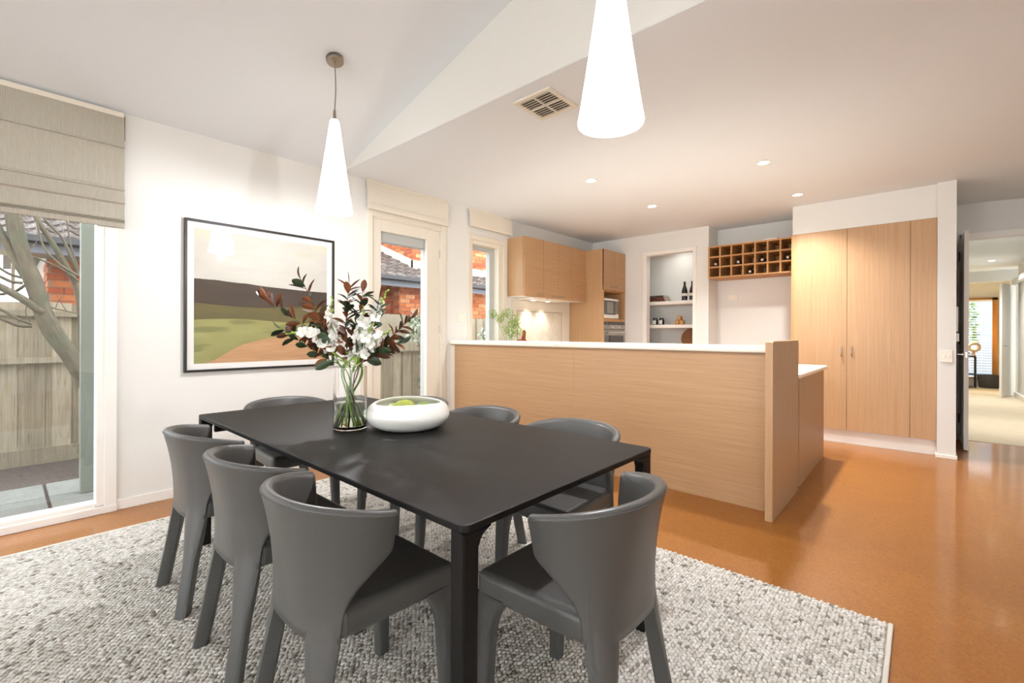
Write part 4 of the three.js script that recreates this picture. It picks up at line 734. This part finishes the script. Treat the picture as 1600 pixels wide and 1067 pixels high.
// ---------------------------------------------------------------- bowl with fruit
{
  const bxx = 2.177, bz = -1.33, b = thing('stoneware_bowl', 'wide white glazed bowl with rounded sides on the black table', 'bowl', [bxx, TOP, bz]);
  const out = [[0.001, 0.0], [0.105, 0.0], [0.143, 0.006], [0.177, 0.025], [0.197, 0.055], [0.198, 0.08], [0.189, 0.106], [0.171, 0.123], [0.159, 0.127], [0.154, 0.124]];
  const inn = [[0.154, 0.124], [0.16, 0.114], [0.176, 0.098], [0.182, 0.075], [0.177, 0.05], [0.158, 0.028], [0.115, 0.016], [0.001, 0.013]];
  const sp = (p) => new THREE.SplineCurve(p.map((q) => new THREE.Vector2(...q))).getPoints(40).map((q) => [Math.max(q.x, 0.0008), q.y]);
  const warp = (g) => { const p = g.attributes.position; for (let i = 0; i < p.count; i++) { const x = p.getX(i), z = p.getZ(i), y = p.getY(i), a = Math.atan2(z, x); p.setY(i, y * (1 + 0.035 * Math.sin(a * 2 + 0.7) * y / 0.13)); } g.computeVertexNormals(); return g; };
  part(b, 'body', warp(mergeVertices(new THREE.LatheGeometry(sp(out).map((p) => new THREE.Vector2(...p)), 64))).translate(bxx, TOP, bz), M.stoneware);
  part(b, 'inner_glaze', warp(mergeVertices(new THREE.LatheGeometry(sp(inn).map((p) => new THREE.Vector2(...p)), 64))).translate(bxx, TOP, bz), M.bowlInside);
  const skin = [std('#9aa83e', 0.4), std('#6f8a34', 0.4), std('#a8b24a', 0.4)];
  for (const [i, x, z, l] of [[0, -0.06, 0.01, 'yellow-green pear lying in the bowl nearest the vase'], [1, 0.015, -0.085, 'deep green pear lying in the bowl toward the counter'], [2, -0.105, -0.065, 'pale green pear lying in the bowl toward the picture wall']]) {
    const f = thing('green_pear', l, 'pear', [bxx + x, TOP + 0.016, bz + z], 'pears in the white bowl');
    const g = lathe([[0.001, -0.046], [0.024, -0.044], [0.043, -0.027], [0.049, 0], [0.042, 0.028], [0.027, 0.052], [0.017, 0.068], [0.001, 0.075]], 24); put(g, bxx + x, TOP + 0.068, bz + z, 1.2, i * 2.1, 0.2); part(f, 'flesh', g, skin[i]);
    const s = bar([0, 0.072, 0], [0.004, 0.1, 0.004], 0.0018, 6); put(s, bxx + x, TOP + 0.068, bz + z, 1.2, i * 2.1, 0.2); part(f, 'stalk', s, M.stemBrown);
  }
}
// ---------------------------------------------------------------- herb bunch by the kitchen window
{
  const hx = 0.16, hz = -4.32, p = thing('herb_plant', 'feathery green flowering herb in a glass by the kitchen window', 'plant', [hx, 0.9, hz]);
  part(p, 'jar', lathe([[0.001, 0], [0.05, 0], [0.055, 0.01], [0.055, 0.16], [0.052, 0.16], [0.052, 0.012], [0.001, 0.008]], 28).translate(hx, 0.9, hz), phy('#ffffff', 0.02, { transmission: 1, thickness: 0.02, ior: 1.45 }));
  const r = rng(77), stems = [], fl = [], puffs = [[-0.02, 0.56, 0.05], [0.02, 0.5, -0.06], [0.05, 0.44, 0.02], [-0.04, 0.42, -0.1], [0.02, 0.36, 0.08], [0.06, 0.33, -0.05], [0.0, 0.3, 0.0], [-0.05, 0.54, 0.28], [0.0, 0.49, 0.2]];
  for (const [dx, dy, dz] of puffs) {
    stems.push(tube([[hx, 0.93, hz], [hx + dx * 0.4, 0.9 + dy * 0.6, hz + dz * 0.5], [hx + dx, 0.9 + dy, hz + dz]], 0.0022, 12, 5));
    for (let k = 0; k < 90; k++) { const a = r() * 6.283, u = Math.sqrt(r()), R = dz > 0.15 ? 0.05 : 0.085, x = hx + dx + R * u * Math.cos(a), z = hz + dz + R * u * Math.sin(a), y = 0.9 + dy + 0.03 * (1 - u * u) + (r() - 0.6) * 0.09; const s = 0.0045 + 0.004 * r(), o = new THREE.OctahedronGeometry(s, 0); o.scale(1, 0.7 + r(), 1); o.translate(x, y, z); fl.push(flat(o)); if (k % 5 === 0) stems.push(bar([hx + dx, 0.9 + dy - 0.06, hz + dz], [x, y, z], 0.001, 4)); }
  }
  part(p, 'stems', stems, std('#6f8f45', 0.7)); const f = part(p, 'florets', fl, leafy('#8fa650')); f.userData = { kind: 'stuff' };
}
// ---------------------------------------------------------------- outdoors
const GY = -0.12, FX = -2.635;
struct('ground_soil', 'dark bark mulch bed along the fence', 'soil', bx(-3.2, -0.16, GY - 0.2, GY - 0.02, -9, 4), M.soil);
struct('ground_garden', 'paved ground around the house', 'ground', [bx(-30, -3.2, GY - 0.25, GY - 0.03, -30, 30), ], M.paver[0]);
struct('ground_bounce', 'unseen pale concrete terrace added to bounce skylight indoors', 'ground', [bx(-0.16, 14, GY - 0.3, GY - 0.02, 3.8, 16), bx(9.3, 20, GY - 0.3, GY - 0.02, -16, 3.8)], std('#d9d5cc', 0.8));  // unseen terrace, kept pale so it bounces skylight up to the ceilings
{
  const pv = thing('paver_path', 'path of grey concrete pavers outside the large window', 'path', [-1.1, GY, -1.5]);
  let k = 0;
  for (let i = 0; i < 12; i++) for (const [a, b] of [[-1.62, -1.17], [-1.155, -0.705], [-0.69, -0.2]]) { const z1 = 2.6 - i * 0.945, z0 = z1 - 0.935; part(pv, 'paver', bx(a, b, GY - 0.05, GY + (k % 3) * 0.0015, z0 - 0.008, z1 - 0.018, 0.006), M.paver[k++ % 3]); }
}
{
  const f = thing('paling_fence', 'weathered grey timber paling fence beyond the garden bed', 'fence', [FX, GY, -3]);
  let k = 0;
  for (let z = 3; z > -8.6; z -= 0.195, k++) { const lap = k % 2; part(f, 'board', bx(FX - 0.03, FX - 0.014, GY + 0.13, 1.49 + 0.01 * ((k * 7) % 3), z - 0.075, z + 0.075), M.plank[(k + 1) % 3]); part(f, 'board', bx(FX - 0.014, FX, GY + 0.13, 1.495 + 0.008 * ((k * 5) % 3), z - 0.17, z - 0.028), M.plank[k % 3]); }
  part(f, 'rail', bx(FX, FX + 0.045, 0.885, 0.945, -9, 3), M.plank[0]); part(f, 'rail', bx(FX, FX + 0.045, 1.36, 1.415, -4.05, 3), M.plank[1]);
  part(f, 'plinth_board', bx(FX, FX + 0.025, GY - 0.02, GY + 0.14, -9, 3), M.plank[1]);
  part(f, 'screen_board', bx(FX + 0.03, FX + 0.05, 0.90, 1.2, -6.2, -4.05), M.plank[2]); part(f, 'screen_board', bx(FX + 0.03, FX + 0.05, 1.205, 1.52, -6.2, -4.05), M.plank[0]);
}
{
  const v = thing('verandah_post', 'grey-green painted timber post outside the large window', 'post', [-1.1, GY, -0.47]);
  part(v, 'post', bx(-1.145, -1.055, GY + 0.004, 3.0, -0.52, -0.425, 0.004), M.postPaint);
  part(v, 'beam', bx(-1.145, -1.055, 2.85, 3.05, -0.6, 4, 0.004), M.postPaint);
}
{ // bare tree
  const t = thing('bare_tree', 'bare mottled tree leaning in front of the timber fence', 'tree', [-2.0, GY, -0.75]);
  const X0 = -2.0, at = (u, v, x = X0) => onX(u, v, x);
  const foot = at(176, 700); const trunk = [new THREE.Vector3(X0, GY - 0.05, foot.z - 0.06), foot, at(160, 655), at(146, 615), at(126, 578), at(103, 547), at(82, 517), at(66, 484), at(56, 450), at(42, 415), at(30, 380), at(20, 335), at(8, 270)];
  const uvk = (g, s) => { const a = g.attributes.uv; for (let i = 0; i < a.count; i++) a.setXY(i, a.getX(i) * s, a.getY(i) * 0.5); return g; };
  part(t, 'trunk', uvk(tube(trunk, (s) => lerp(0.098, 0.05, Math.pow(s, 0.8)) * (1 + 0.05 * Math.sin(s * 40)), 80, 14), 3), M.bark);
  const br = [
    [[[56, 455], [38, 430], [18, 398], [0, 362], [-20, 320]], 0.05, 0.04], [[[66, 488], [40, 470], [0, 448], [-40, 430]], 0.055, 0.045], [[[130, 575], [128, 500], [120, 450], [105, 418], [85, 385], [58, 342], [40, 300]], 0.055, 0.03],
    [[[124, 440], [95, 420], [62, 405], [36, 397]], 0.018, 0.01], [[[123, 431], [92, 412], [68, 385], [58, 348], [48, 310]], 0.018, 0.01], [[[124, 432], [112, 405], [96, 370], [72, 345], [60, 320]], 0.024, 0.014], [[[122, 420], [110, 380], [104, 345], [95, 310]], 0.012, 0.008],
    [[[36, 442], [18, 440], [0, 432], [-20, 426]], 0.024, 0.02], [[[40, 445], [22, 456], [0, 460], [-20, 462]], 0.022, 0.018], [[[34, 434], [15, 428], [-8, 414]], 0.02, 0.016],
    [[[50, 506], [28, 498], [10, 488], [-10, 478]], 0.022, 0.018], [[[50, 510], [30, 509], [0, 498]], 0.02, 0.018], [[[60, 462], [80, 480], [104, 486], [126, 491]], 0.013, 0.006], [[[104, 486], [96, 474], [88, 460]], 0.006, 0.003], [[[86, 483], [92, 470], [100, 462]], 0.006, 0.003],
    [[[150, 470], [140, 440], [150, 410], [146, 380]], 0.01, 0.005], [[[160, 450], [150, 425], [154, 400]], 0.008, 0.004], [[[158, 480], [150, 520], [155, 560]], 0.016, 0.02], [[[36, 397], [50, 385], [62, 372]], 0.008, 0.004], [[[50, 506], [40, 490], [42, 475]], 0.008, 0.005]];
  br.forEach(([p, a, b], i) => { const o = 0.05 * Math.sin(i * 2.1); part(t, 'branch', uvk(tube(p.map(([u, v]) => at(u, v, X0 + o)), (s) => lerp(a, b, s) * 0.62, 24, 8), 2), M.bark); });
}
// neighbouring brick house
{
  const h = thing('brick_house', 'orange brick neighbouring house with dark tiled roof beyond the fence', 'house', [-4.5, GY, -5]);
  const wallBricks = (axis, at, a0, a1, y0, y1, dirOut, seed) => {      // each brick its own part, mortar behind
    const r = rng(seed), L = 0.23, gap = 0.01, c = 0.086; let row = 0;
    for (let y = y0; y < y1 - 0.03; y += c, row++) {
      const off = row % 2 ? (L + gap) / 2 : 0;
      for (let a = a0 - off; a < a1 - 0.01; a += L + gap) {
        const s = Math.max(a, a0), e = Math.min(a + L, a1); if (e - s < 0.03) continue;
        const d = 0.012 + 0.003 * r(), t0 = Math.min(at, at + dirOut * d), t1 = Math.max(at, at + dirOut * d);
        part(h, 'brick', axis === 'x' ? bx(t0, t1, y, y + c - gap, s, e) : bx(s, e, y, y + c - gap, t0, t1), M.brick[Math.floor(r() * M.brick.length)]);
      }
    }
  };
  part(h, 'wall', [bx(-8, -4.0, GY, 2.3, -14, -0.38), bx(-8, -3.7, GY, 2.3, -14, -5.28)], M.mortar);
  wallBricks('x', -4.0, -1.35, -0.38, 1.42, 2.1, 1, 1); wallBricks('z', -0.38, -4.9, -4.0, 1.42, 2.1, 1, 2);
  wallBricks('x', -4.0, -6.0, -4.75, 1.35, 2.17, 1, 3); wallBricks('z', -5.28, -4.0, -3.7, 1.35, 2.17, 1, 4); wallBricks('x', -3.7, -8.4, -5.28, 1.3, 2.17, 1, 5);
  part(h, 'soffit', bx(-4.6, -3.44, 2.17, 2.19, -14, 0.35), M.soffit);
  part(h, 'barge_board', extrude([[-4.6, 1.72], [-4.02, 2.08], [-3.5, 2.19], [-4.6, 2.19]], 0.03).translate(0, 0, -0.1), M.soffit);
  part(h, 'fascia', bx(-3.46, -3.43, 2.10, 2.235, -14, 0.35), M.fascia); part(h, 'gutter', [bx(-3.43, -3.31, 2.215, 2.225, -14, 0.35), bx(-3.32, -3.305, 2.215, 2.29, -14, 0.35, 0.005), bx(-3.43, -3.42, 2.2, 2.29, -14, 0.35)], M.gutter);
  const rise = 0.4, roofY = (x) => 2.29 + rise * (-3.42 - x);
  part(h, 'roof_deck', extrude([[-3.4, roofY(-3.4) - 0.06], [-7.5, roofY(-7.5) - 0.06], [-7.5, roofY(-7.5) - 0.03], [-3.4, roofY(-3.4) - 0.03]].reverse(), 14.35).translate(0, 0, -14), M.gutter);
  // tiles: short curved barrels, one part each where the openings show them
  const tg = gridGeo(8, 3, (i, j) => { const u = i / 8, v = j / 3; return [-v * 0.36, 0.022 * Math.sin(u * Math.PI * 2) + 0.028 * (1 - v) + rise * v * 0.36, (u - 0.5) * 0.235]; }); const tgs = planarUV(flat(tg)); 
  const tileG = mergeGeometries([tgs, planarUV(flat(gridGeo(8, 1, (i, j) => { const u = i / 8; return [0, 0.022 * Math.sin(u * Math.PI * 2) + 0.028 - 0.03 * (1 - j), (u - 0.5) * 0.235]; })))]);
  const rr = rng(9); const b = BASE.get(h);
  M.roofTile.forEach((m) => { m.side = THREE.DoubleSide; });
  for (let i = 0; i < 7; i++) for (let j = 0; j < 26; j++) {
    const x = -3.38 - i * 0.32, z = -4.3 - j * 0.222; if (x < -4.2 && z < -6.3) continue;
    const o = new THREE.Mesh(tileG, M.roofTile[Math.floor(rr() * 3)]); o.name = 'roof_tile'; o.castShadow = o.receiveShadow = true; o.position.set(x - b[0], roofY(x) + 0.0 - b[1], z + 0.01 * (rr() - 0.5) - b[2]); h.add(o);
  }
  for (let i = 0; i < 4; i++) for (let j = 0; j < 8; j++) { const x = -3.38 - i * 0.32, z = 0.2 - j * 0.222; const o = new THREE.Mesh(tileG, M.roofTile[Math.floor(rr() * 3)]); o.name = 'roof_tile'; o.castShadow = o.receiveShadow = true; o.position.set(x - b[0], roofY(x) - b[1], z - b[2]); h.add(o); }
  // upper storey
  const UF = -4.25, UB = -5.5, UZ = onX(644, 415, UF).z, yF = roofY(UF) + 0.05, yB = roofY(UB) + 0.05;
  part(h, 'upper_wall', [bx(-9, UF, 2.4, 5.5, -14, UZ), bx(-9, UB, 2.4, 5.5, -14, 0)], M.mortar);
  wallBricks('x', UF, UZ - 2.6, UZ, yF + 0.12, yF + 0.95, 1, 6); wallBricks('z', UZ, UB, UF, yF + 0.12, yF + 1.3, 1, 7); wallBricks('x', UB, UZ, UZ + 1.3, yB + 0.12, yB + 0.75, 1, 8);
  part(h, 'flashing', bx(UF, UF + 0.03, yF - 0.08, yF + 0.13, -14, UZ + 0.03), M.flashing); part(h, 'flashing', bx(UB, UB + 0.03, yB - 0.08, yB + 0.13, UZ, 0), M.flashing);
  part(h, 'flashing', extrude([[UB, yB - 0.08], [UF + 0.03, yF - 0.08], [UF + 0.03, yF + 0.13], [UB, yB + 0.13]], 0.03).translate(0, 0, UZ), M.flashing);
}
// shrubs by the glazed door and kitchen window
function shrub(label, x, z, zones, seed) {       // zones: [dx, dz, y0, y1, rx, rz, leaves, materials, leaf length]
  const s = thing('garden_shrub', label, 'shrub', [x, GY, z], 'shrubs against the fence'), r = rng(seed), st = [];
  for (const [dx, dz, y0, y1, rx, rz, n, mats, size] of zones) {
    const lists = mats.map(() => []);
    for (let k = 0; k < 6; k++) { const a = k * 1.05; st.push(tube([[x + 0.03 * Math.cos(a), GY - 0.02, z + 0.03 * Math.sin(a)], [x + dx * 0.6 + rx * 0.4 * Math.cos(a), lerp(GY, y1, 0.5), z + dz * 0.6 + rz * 0.4 * Math.sin(a)], [x + dx + rx * 0.7 * Math.cos(a), y1 * 0.92, z + dz + rz * 0.7 * Math.sin(a)]], 0.006, 10, 6)); }
    for (let i = 0; i < n; i++) {
      const a = r() * 6.283, u = Math.cbrt(r()), c = 2 * r() - 1, q = Math.sqrt(1 - c * c), g = flat(LEAF[i % 4].clone()), L = size * (0.7 + 0.6 * r()); g.scale(L, L, L);
      put(g, x + dx + rx * u * q * Math.cos(a), lerp(y0, y1, 0.5 + 0.5 * u * c), z + dz + rz * u * q * Math.sin(a), r() * 6.3, r() * 6.3, r() * 6.3); lists[i % mats.length].push(g);
    }
    lists.forEach((l, i) => { const f = part(s, 'foliage', l, mats[i]); f.userData = { kind: 'stuff' }; });
  }
  part(s, 'stems', st, M.stemBrown);
}
shrub('grey-green leafy shrub against the fence seen through the glazed door', -2.15, -4.85, [[0, 0.06, 0.95, 1.62, 0.2, 0.38, 520, [M.shrubPale, M.shrub, M.shrubPale], 0.07], [0, 0.0, 0.15, 0.98, 0.15, 0.24, 130, [M.shrub, M.leafGreen[1]], 0.085]], 21);
shrub('pale variegated shrub outside the kitchen window', -2.1, -6.3, [[0, 0, 0.7, 1.4, 0.25, 0.3, 300, [M.shrubPale, std('#dfe4de', 0.8, { side: THREE.DoubleSide })], 0.07]], 23);
// ---------------------------------------------------------------- passage door, hall and far room
{
  const d = struct('door_2', 'white door folded open beside the wall end, seen edge on', 'door', bx(4.378, 4.414, 0.012, 2.285, -7.345, -6.66, 0.002), M.doorWhite);
  for (const s of [-1, 1]) { const x = s < 0 ? 4.378 : 4.414; mesh('lever_handle', [put(cyl(0.024, 0.024, 0, 0.01, 0, 0, 18), x, 1.0, -6.72, 0, 0, -s * Math.PI / 2), bar([x, 1.0, -6.72], [x + s * 0.045, 1.0, -6.72], 0.008), bar([x + s * 0.045, 1.0, -6.715], [x + s * 0.045, 1.0, -6.83], 0.007)], M.chrome, d); }
  mesh('latch', bx(4.388, 4.404, 0.97, 1.03, -6.661, -6.658), M.steel, d);
  for (const y of [0.2, 1.1, 2.05]) mesh('hinge', bx(4.365, 4.379, y, y + 0.1, -7.345, -7.31), std('#4c463e', 0.5, { metalness: 0.6 }), d);
}
{
  const d = struct('door_3', 'pale door standing open at the end of the hallway', 'door', put(bx(-0.82, 0, 0.012, 2.2, -0.018, 0.018, 0.002), 5.44, 0, -13.55, 0, 1.25, 0), M.doorWhite);
  mesh('lever_handle', put(join([bar([-0.75, 1.0, 0.018], [-0.75, 1.0, 0.06], 0.009), bar([-0.755, 1.0, 0.06], [-0.62, 1.0, 0.06], 0.008)]), 5.44, 0, -13.55, 0, 1.25, 0), M.chrome, d);
}
downlight(4.84, -8.75, 2.56, 'recessed downlight in the hallway ceiling', 9, 'recessed downlight in the hall');
downlight(5.0, -12.0, 2.56, 'recessed downlight farther along the hallway ceiling', 9, 'recessed downlight in the hall');
{
  const w = struct('window_3', 'timber framed window with white slatted blind in the far room', 'window', [bx(4.5, 4.56, 0.2, 2.08, -15.32, -15.27, 0.004), bx(5.27, 5.36, 0.2, 2.08, -15.32, -15.27, 0.004), bx(4.5, 5.36, 2.02, 2.08, -15.32, -15.27, 0.004), bx(4.5, 5.36, 0.18, 0.22, -15.32, -15.27, 0.004)], std('#b9813f', 0.5));
  mesh('pane', bx(4.56, 5.27, 0.22, 2.02, -15.36, -15.355), M.glassPane, w);
  const b = thing('venetian_blind', 'white slatted venetian blind in the timber framed far window', 'blind', [4.91, 0.3, -15.24]);
  for (let i = 0; i < 28; i++) { const g = bx(4.57, 5.25, -0.0015, 0.0015, -0.02, 0.02); put(g, 0, 0.34 + i * 0.06, -15.24, 0.25, 0, 0); part(b, 'slat', g, M.gloss); }
  part(b, 'head_rail', bx(4.57, 5.25, 1.99, 2.03, -15.26, -15.22), M.gloss); part(b, 'cord', [bar([4.75, 0.34, -15.24], [4.75, 2.0, -15.24], 0.002, 5), bar([5.1, 0.34, -15.24], [5.1, 2.0, -15.24], 0.002, 5)], M.gloss);
  shrubFar();
}
function shrubFar() {
  const s = thing('garden_hedge', 'green hedge outside the far room window', 'hedge', [4.7, GY, -17.5]), r = rng(31), l = [];
  for (let i = 0; i < 900; i++) { const g = flat(LEAF[i % 4].clone()); g.scale(0.13, 0.13, 0.13); put(g, 4.65 + 1.0 * (r() - 0.5), 1.05 + 1.0 * r(), -17.5 + 0.5 * (r() - 0.5), r() * 6, r() * 6, r() * 6); l.push(g); }
  part(s, 'trunk', tube([[4.7, GY, -17.5], [4.68, 0.6, -17.5], [4.7, 1.3, -17.5]], 0.05, 10, 8), M.bark); const f = part(s, 'foliage', l, M.hedge); f.userData = { kind: 'stuff' };
  struct('wall_sky_dimmer', 'grey wall added to dim the sky beyond the far room window', 'wall', bx(2, 9, GY - 0.1, 2.6, -19.2, -19), std('#8d96a0', 0.8));  // added wall, darkens the bright view behind the slats
  struct('ground_far', 'pale paving outside the far room', 'ground', bx(2, 9, GY - 0.2, GY - 0.1, -24, -15.4), M.paver[2]);
}
{
  const c = thing('console_table', 'black metal frame console table in the far room', 'table', [4.75, 0, -14.9]), K = M.blackPlastic, x0 = 4.32, x1 = 4.97, z0 = -15.05, z1 = -14.72;
  const e = (a, b) => bar(a, b, 0.011, 4);
  for (const [x, z] of [[x0 + 0.02, z0], [x0 + 0.02, z1], [x1, z0], [x1, z1]]) part(c, 'leg', e([x, 0.004, z], [x, 0.72, z]), K);
  for (const y of [0.012, 0.31, 0.715]) { part(c, 'rail', [e([x0 + 0.02, y, z1], [x1, y, z1]), e([x0 + 0.02, y, z0], [x1, y, z0]), e([x1, y, z0], [x1, y, z1])], K); }
  part(c, 'shelf', bx(x0 + 0.02, x1, 0.31, 0.325, z0, z1), K); part(c, 'top', bx(x0 + 0.02, x1, 0.715, 0.73, z0, z1), K);
  const l = thing('table_lamp', 'lit table lamp with cream shade on the far console table', 'lamp', [4.66, 0.73, -14.88]);
  part(l, 'base', bx(4.62, 4.80, 0.73, 1.02, -14.95, -14.80, 0.01), std('#4f5652', 0.5)); part(l, 'lamp_shade', lathe([[0.17, 0], [0.14, 0.28]], 30).translate(4.68, 1.05, -14.88), phy('#f3e2bd', 0.9, { emissive: '#ffe2a8', emissiveIntensity: 0.6, side: THREE.DoubleSide, transmission: 0.3, thickness: 0 })); part(l, 'stem', cyl(0.01, 0.01, 1.02, 1.1, 4.68, -14.88, 10), M.nickel);
  const pl = new THREE.PointLight('#ffdca0', 1.2); pl.position.set(0.02, 0.45, 0); pl.castShadow = true; pl.name = 'lamp_bulb'; l.add(pl);
  const wr = new THREE.TorusGeometry(0.085, 0.03, 8, 20); wr.translate(4.99, 0.93, -14.85);
  const w = thing('shell_wreath', 'pale round shell ornament standing on the far console table', 'ornament', [4.93, 0.73, -14.85]); part(w, 'ring', flat(wr).translate(-0.04, 0, 0), std('#d9c2a6', 0.7)); part(w, 'stand', cyl(0.04, 0.02, 0.73, 0.82, 4.94, -14.85, 14), std('#c99a4a', 0.5));
  const dr = thing('dried_flowers', 'russet dried flowers standing behind the table lamp', 'flowers', [4.55, 0.73, -14.98]), r = rng(3), gs = []; for (let i = 0; i < 40; i++) { const g = flat(LEAF[i % 4].clone()); g.scale(0.09, 0.09, 0.09); put(g, 4.62 + 0.28 * (r() - 0.5), 1.42 + 0.16 * (r() - 0.5), -14.98, r() * 6, r() * 6, r() * 6); gs.push(g); }
  part(dr, 'blooms', gs, M.leafBrown[1]); part(dr, 'stems', [bar([4.55, 0.74, -14.98], [4.6, 1.42, -14.98], 0.006), bar([4.55, 0.74, -14.98], [4.72, 1.4, -14.98], 0.006)], M.stemBrown);
  const cu = thing('white_cushion', 'white cushions stacked on the far console shelf', 'cushion', [4.6, 0.325, -14.88]); part(cu, 'cushion', bx(4.42, 4.78, 0.327, 0.45, -15.0, -14.76, 0.05), M.linen);
  const bk = thing('woven_basket', 'dark striped basket standing under the far window', 'basket', [5.2, 0.004, -15.05]); part(bk, 'bowl', lathe([[0.001, 0.005], [0.16, 0.005], [0.2, 0.3], [0.19, 0.3], [0.15, 0.02], [0.001, 0.02]], 24).translate(5.2, 0, -15.05), std('#5a5a5c', 0.8));
}
renderer.render(scene, camera);
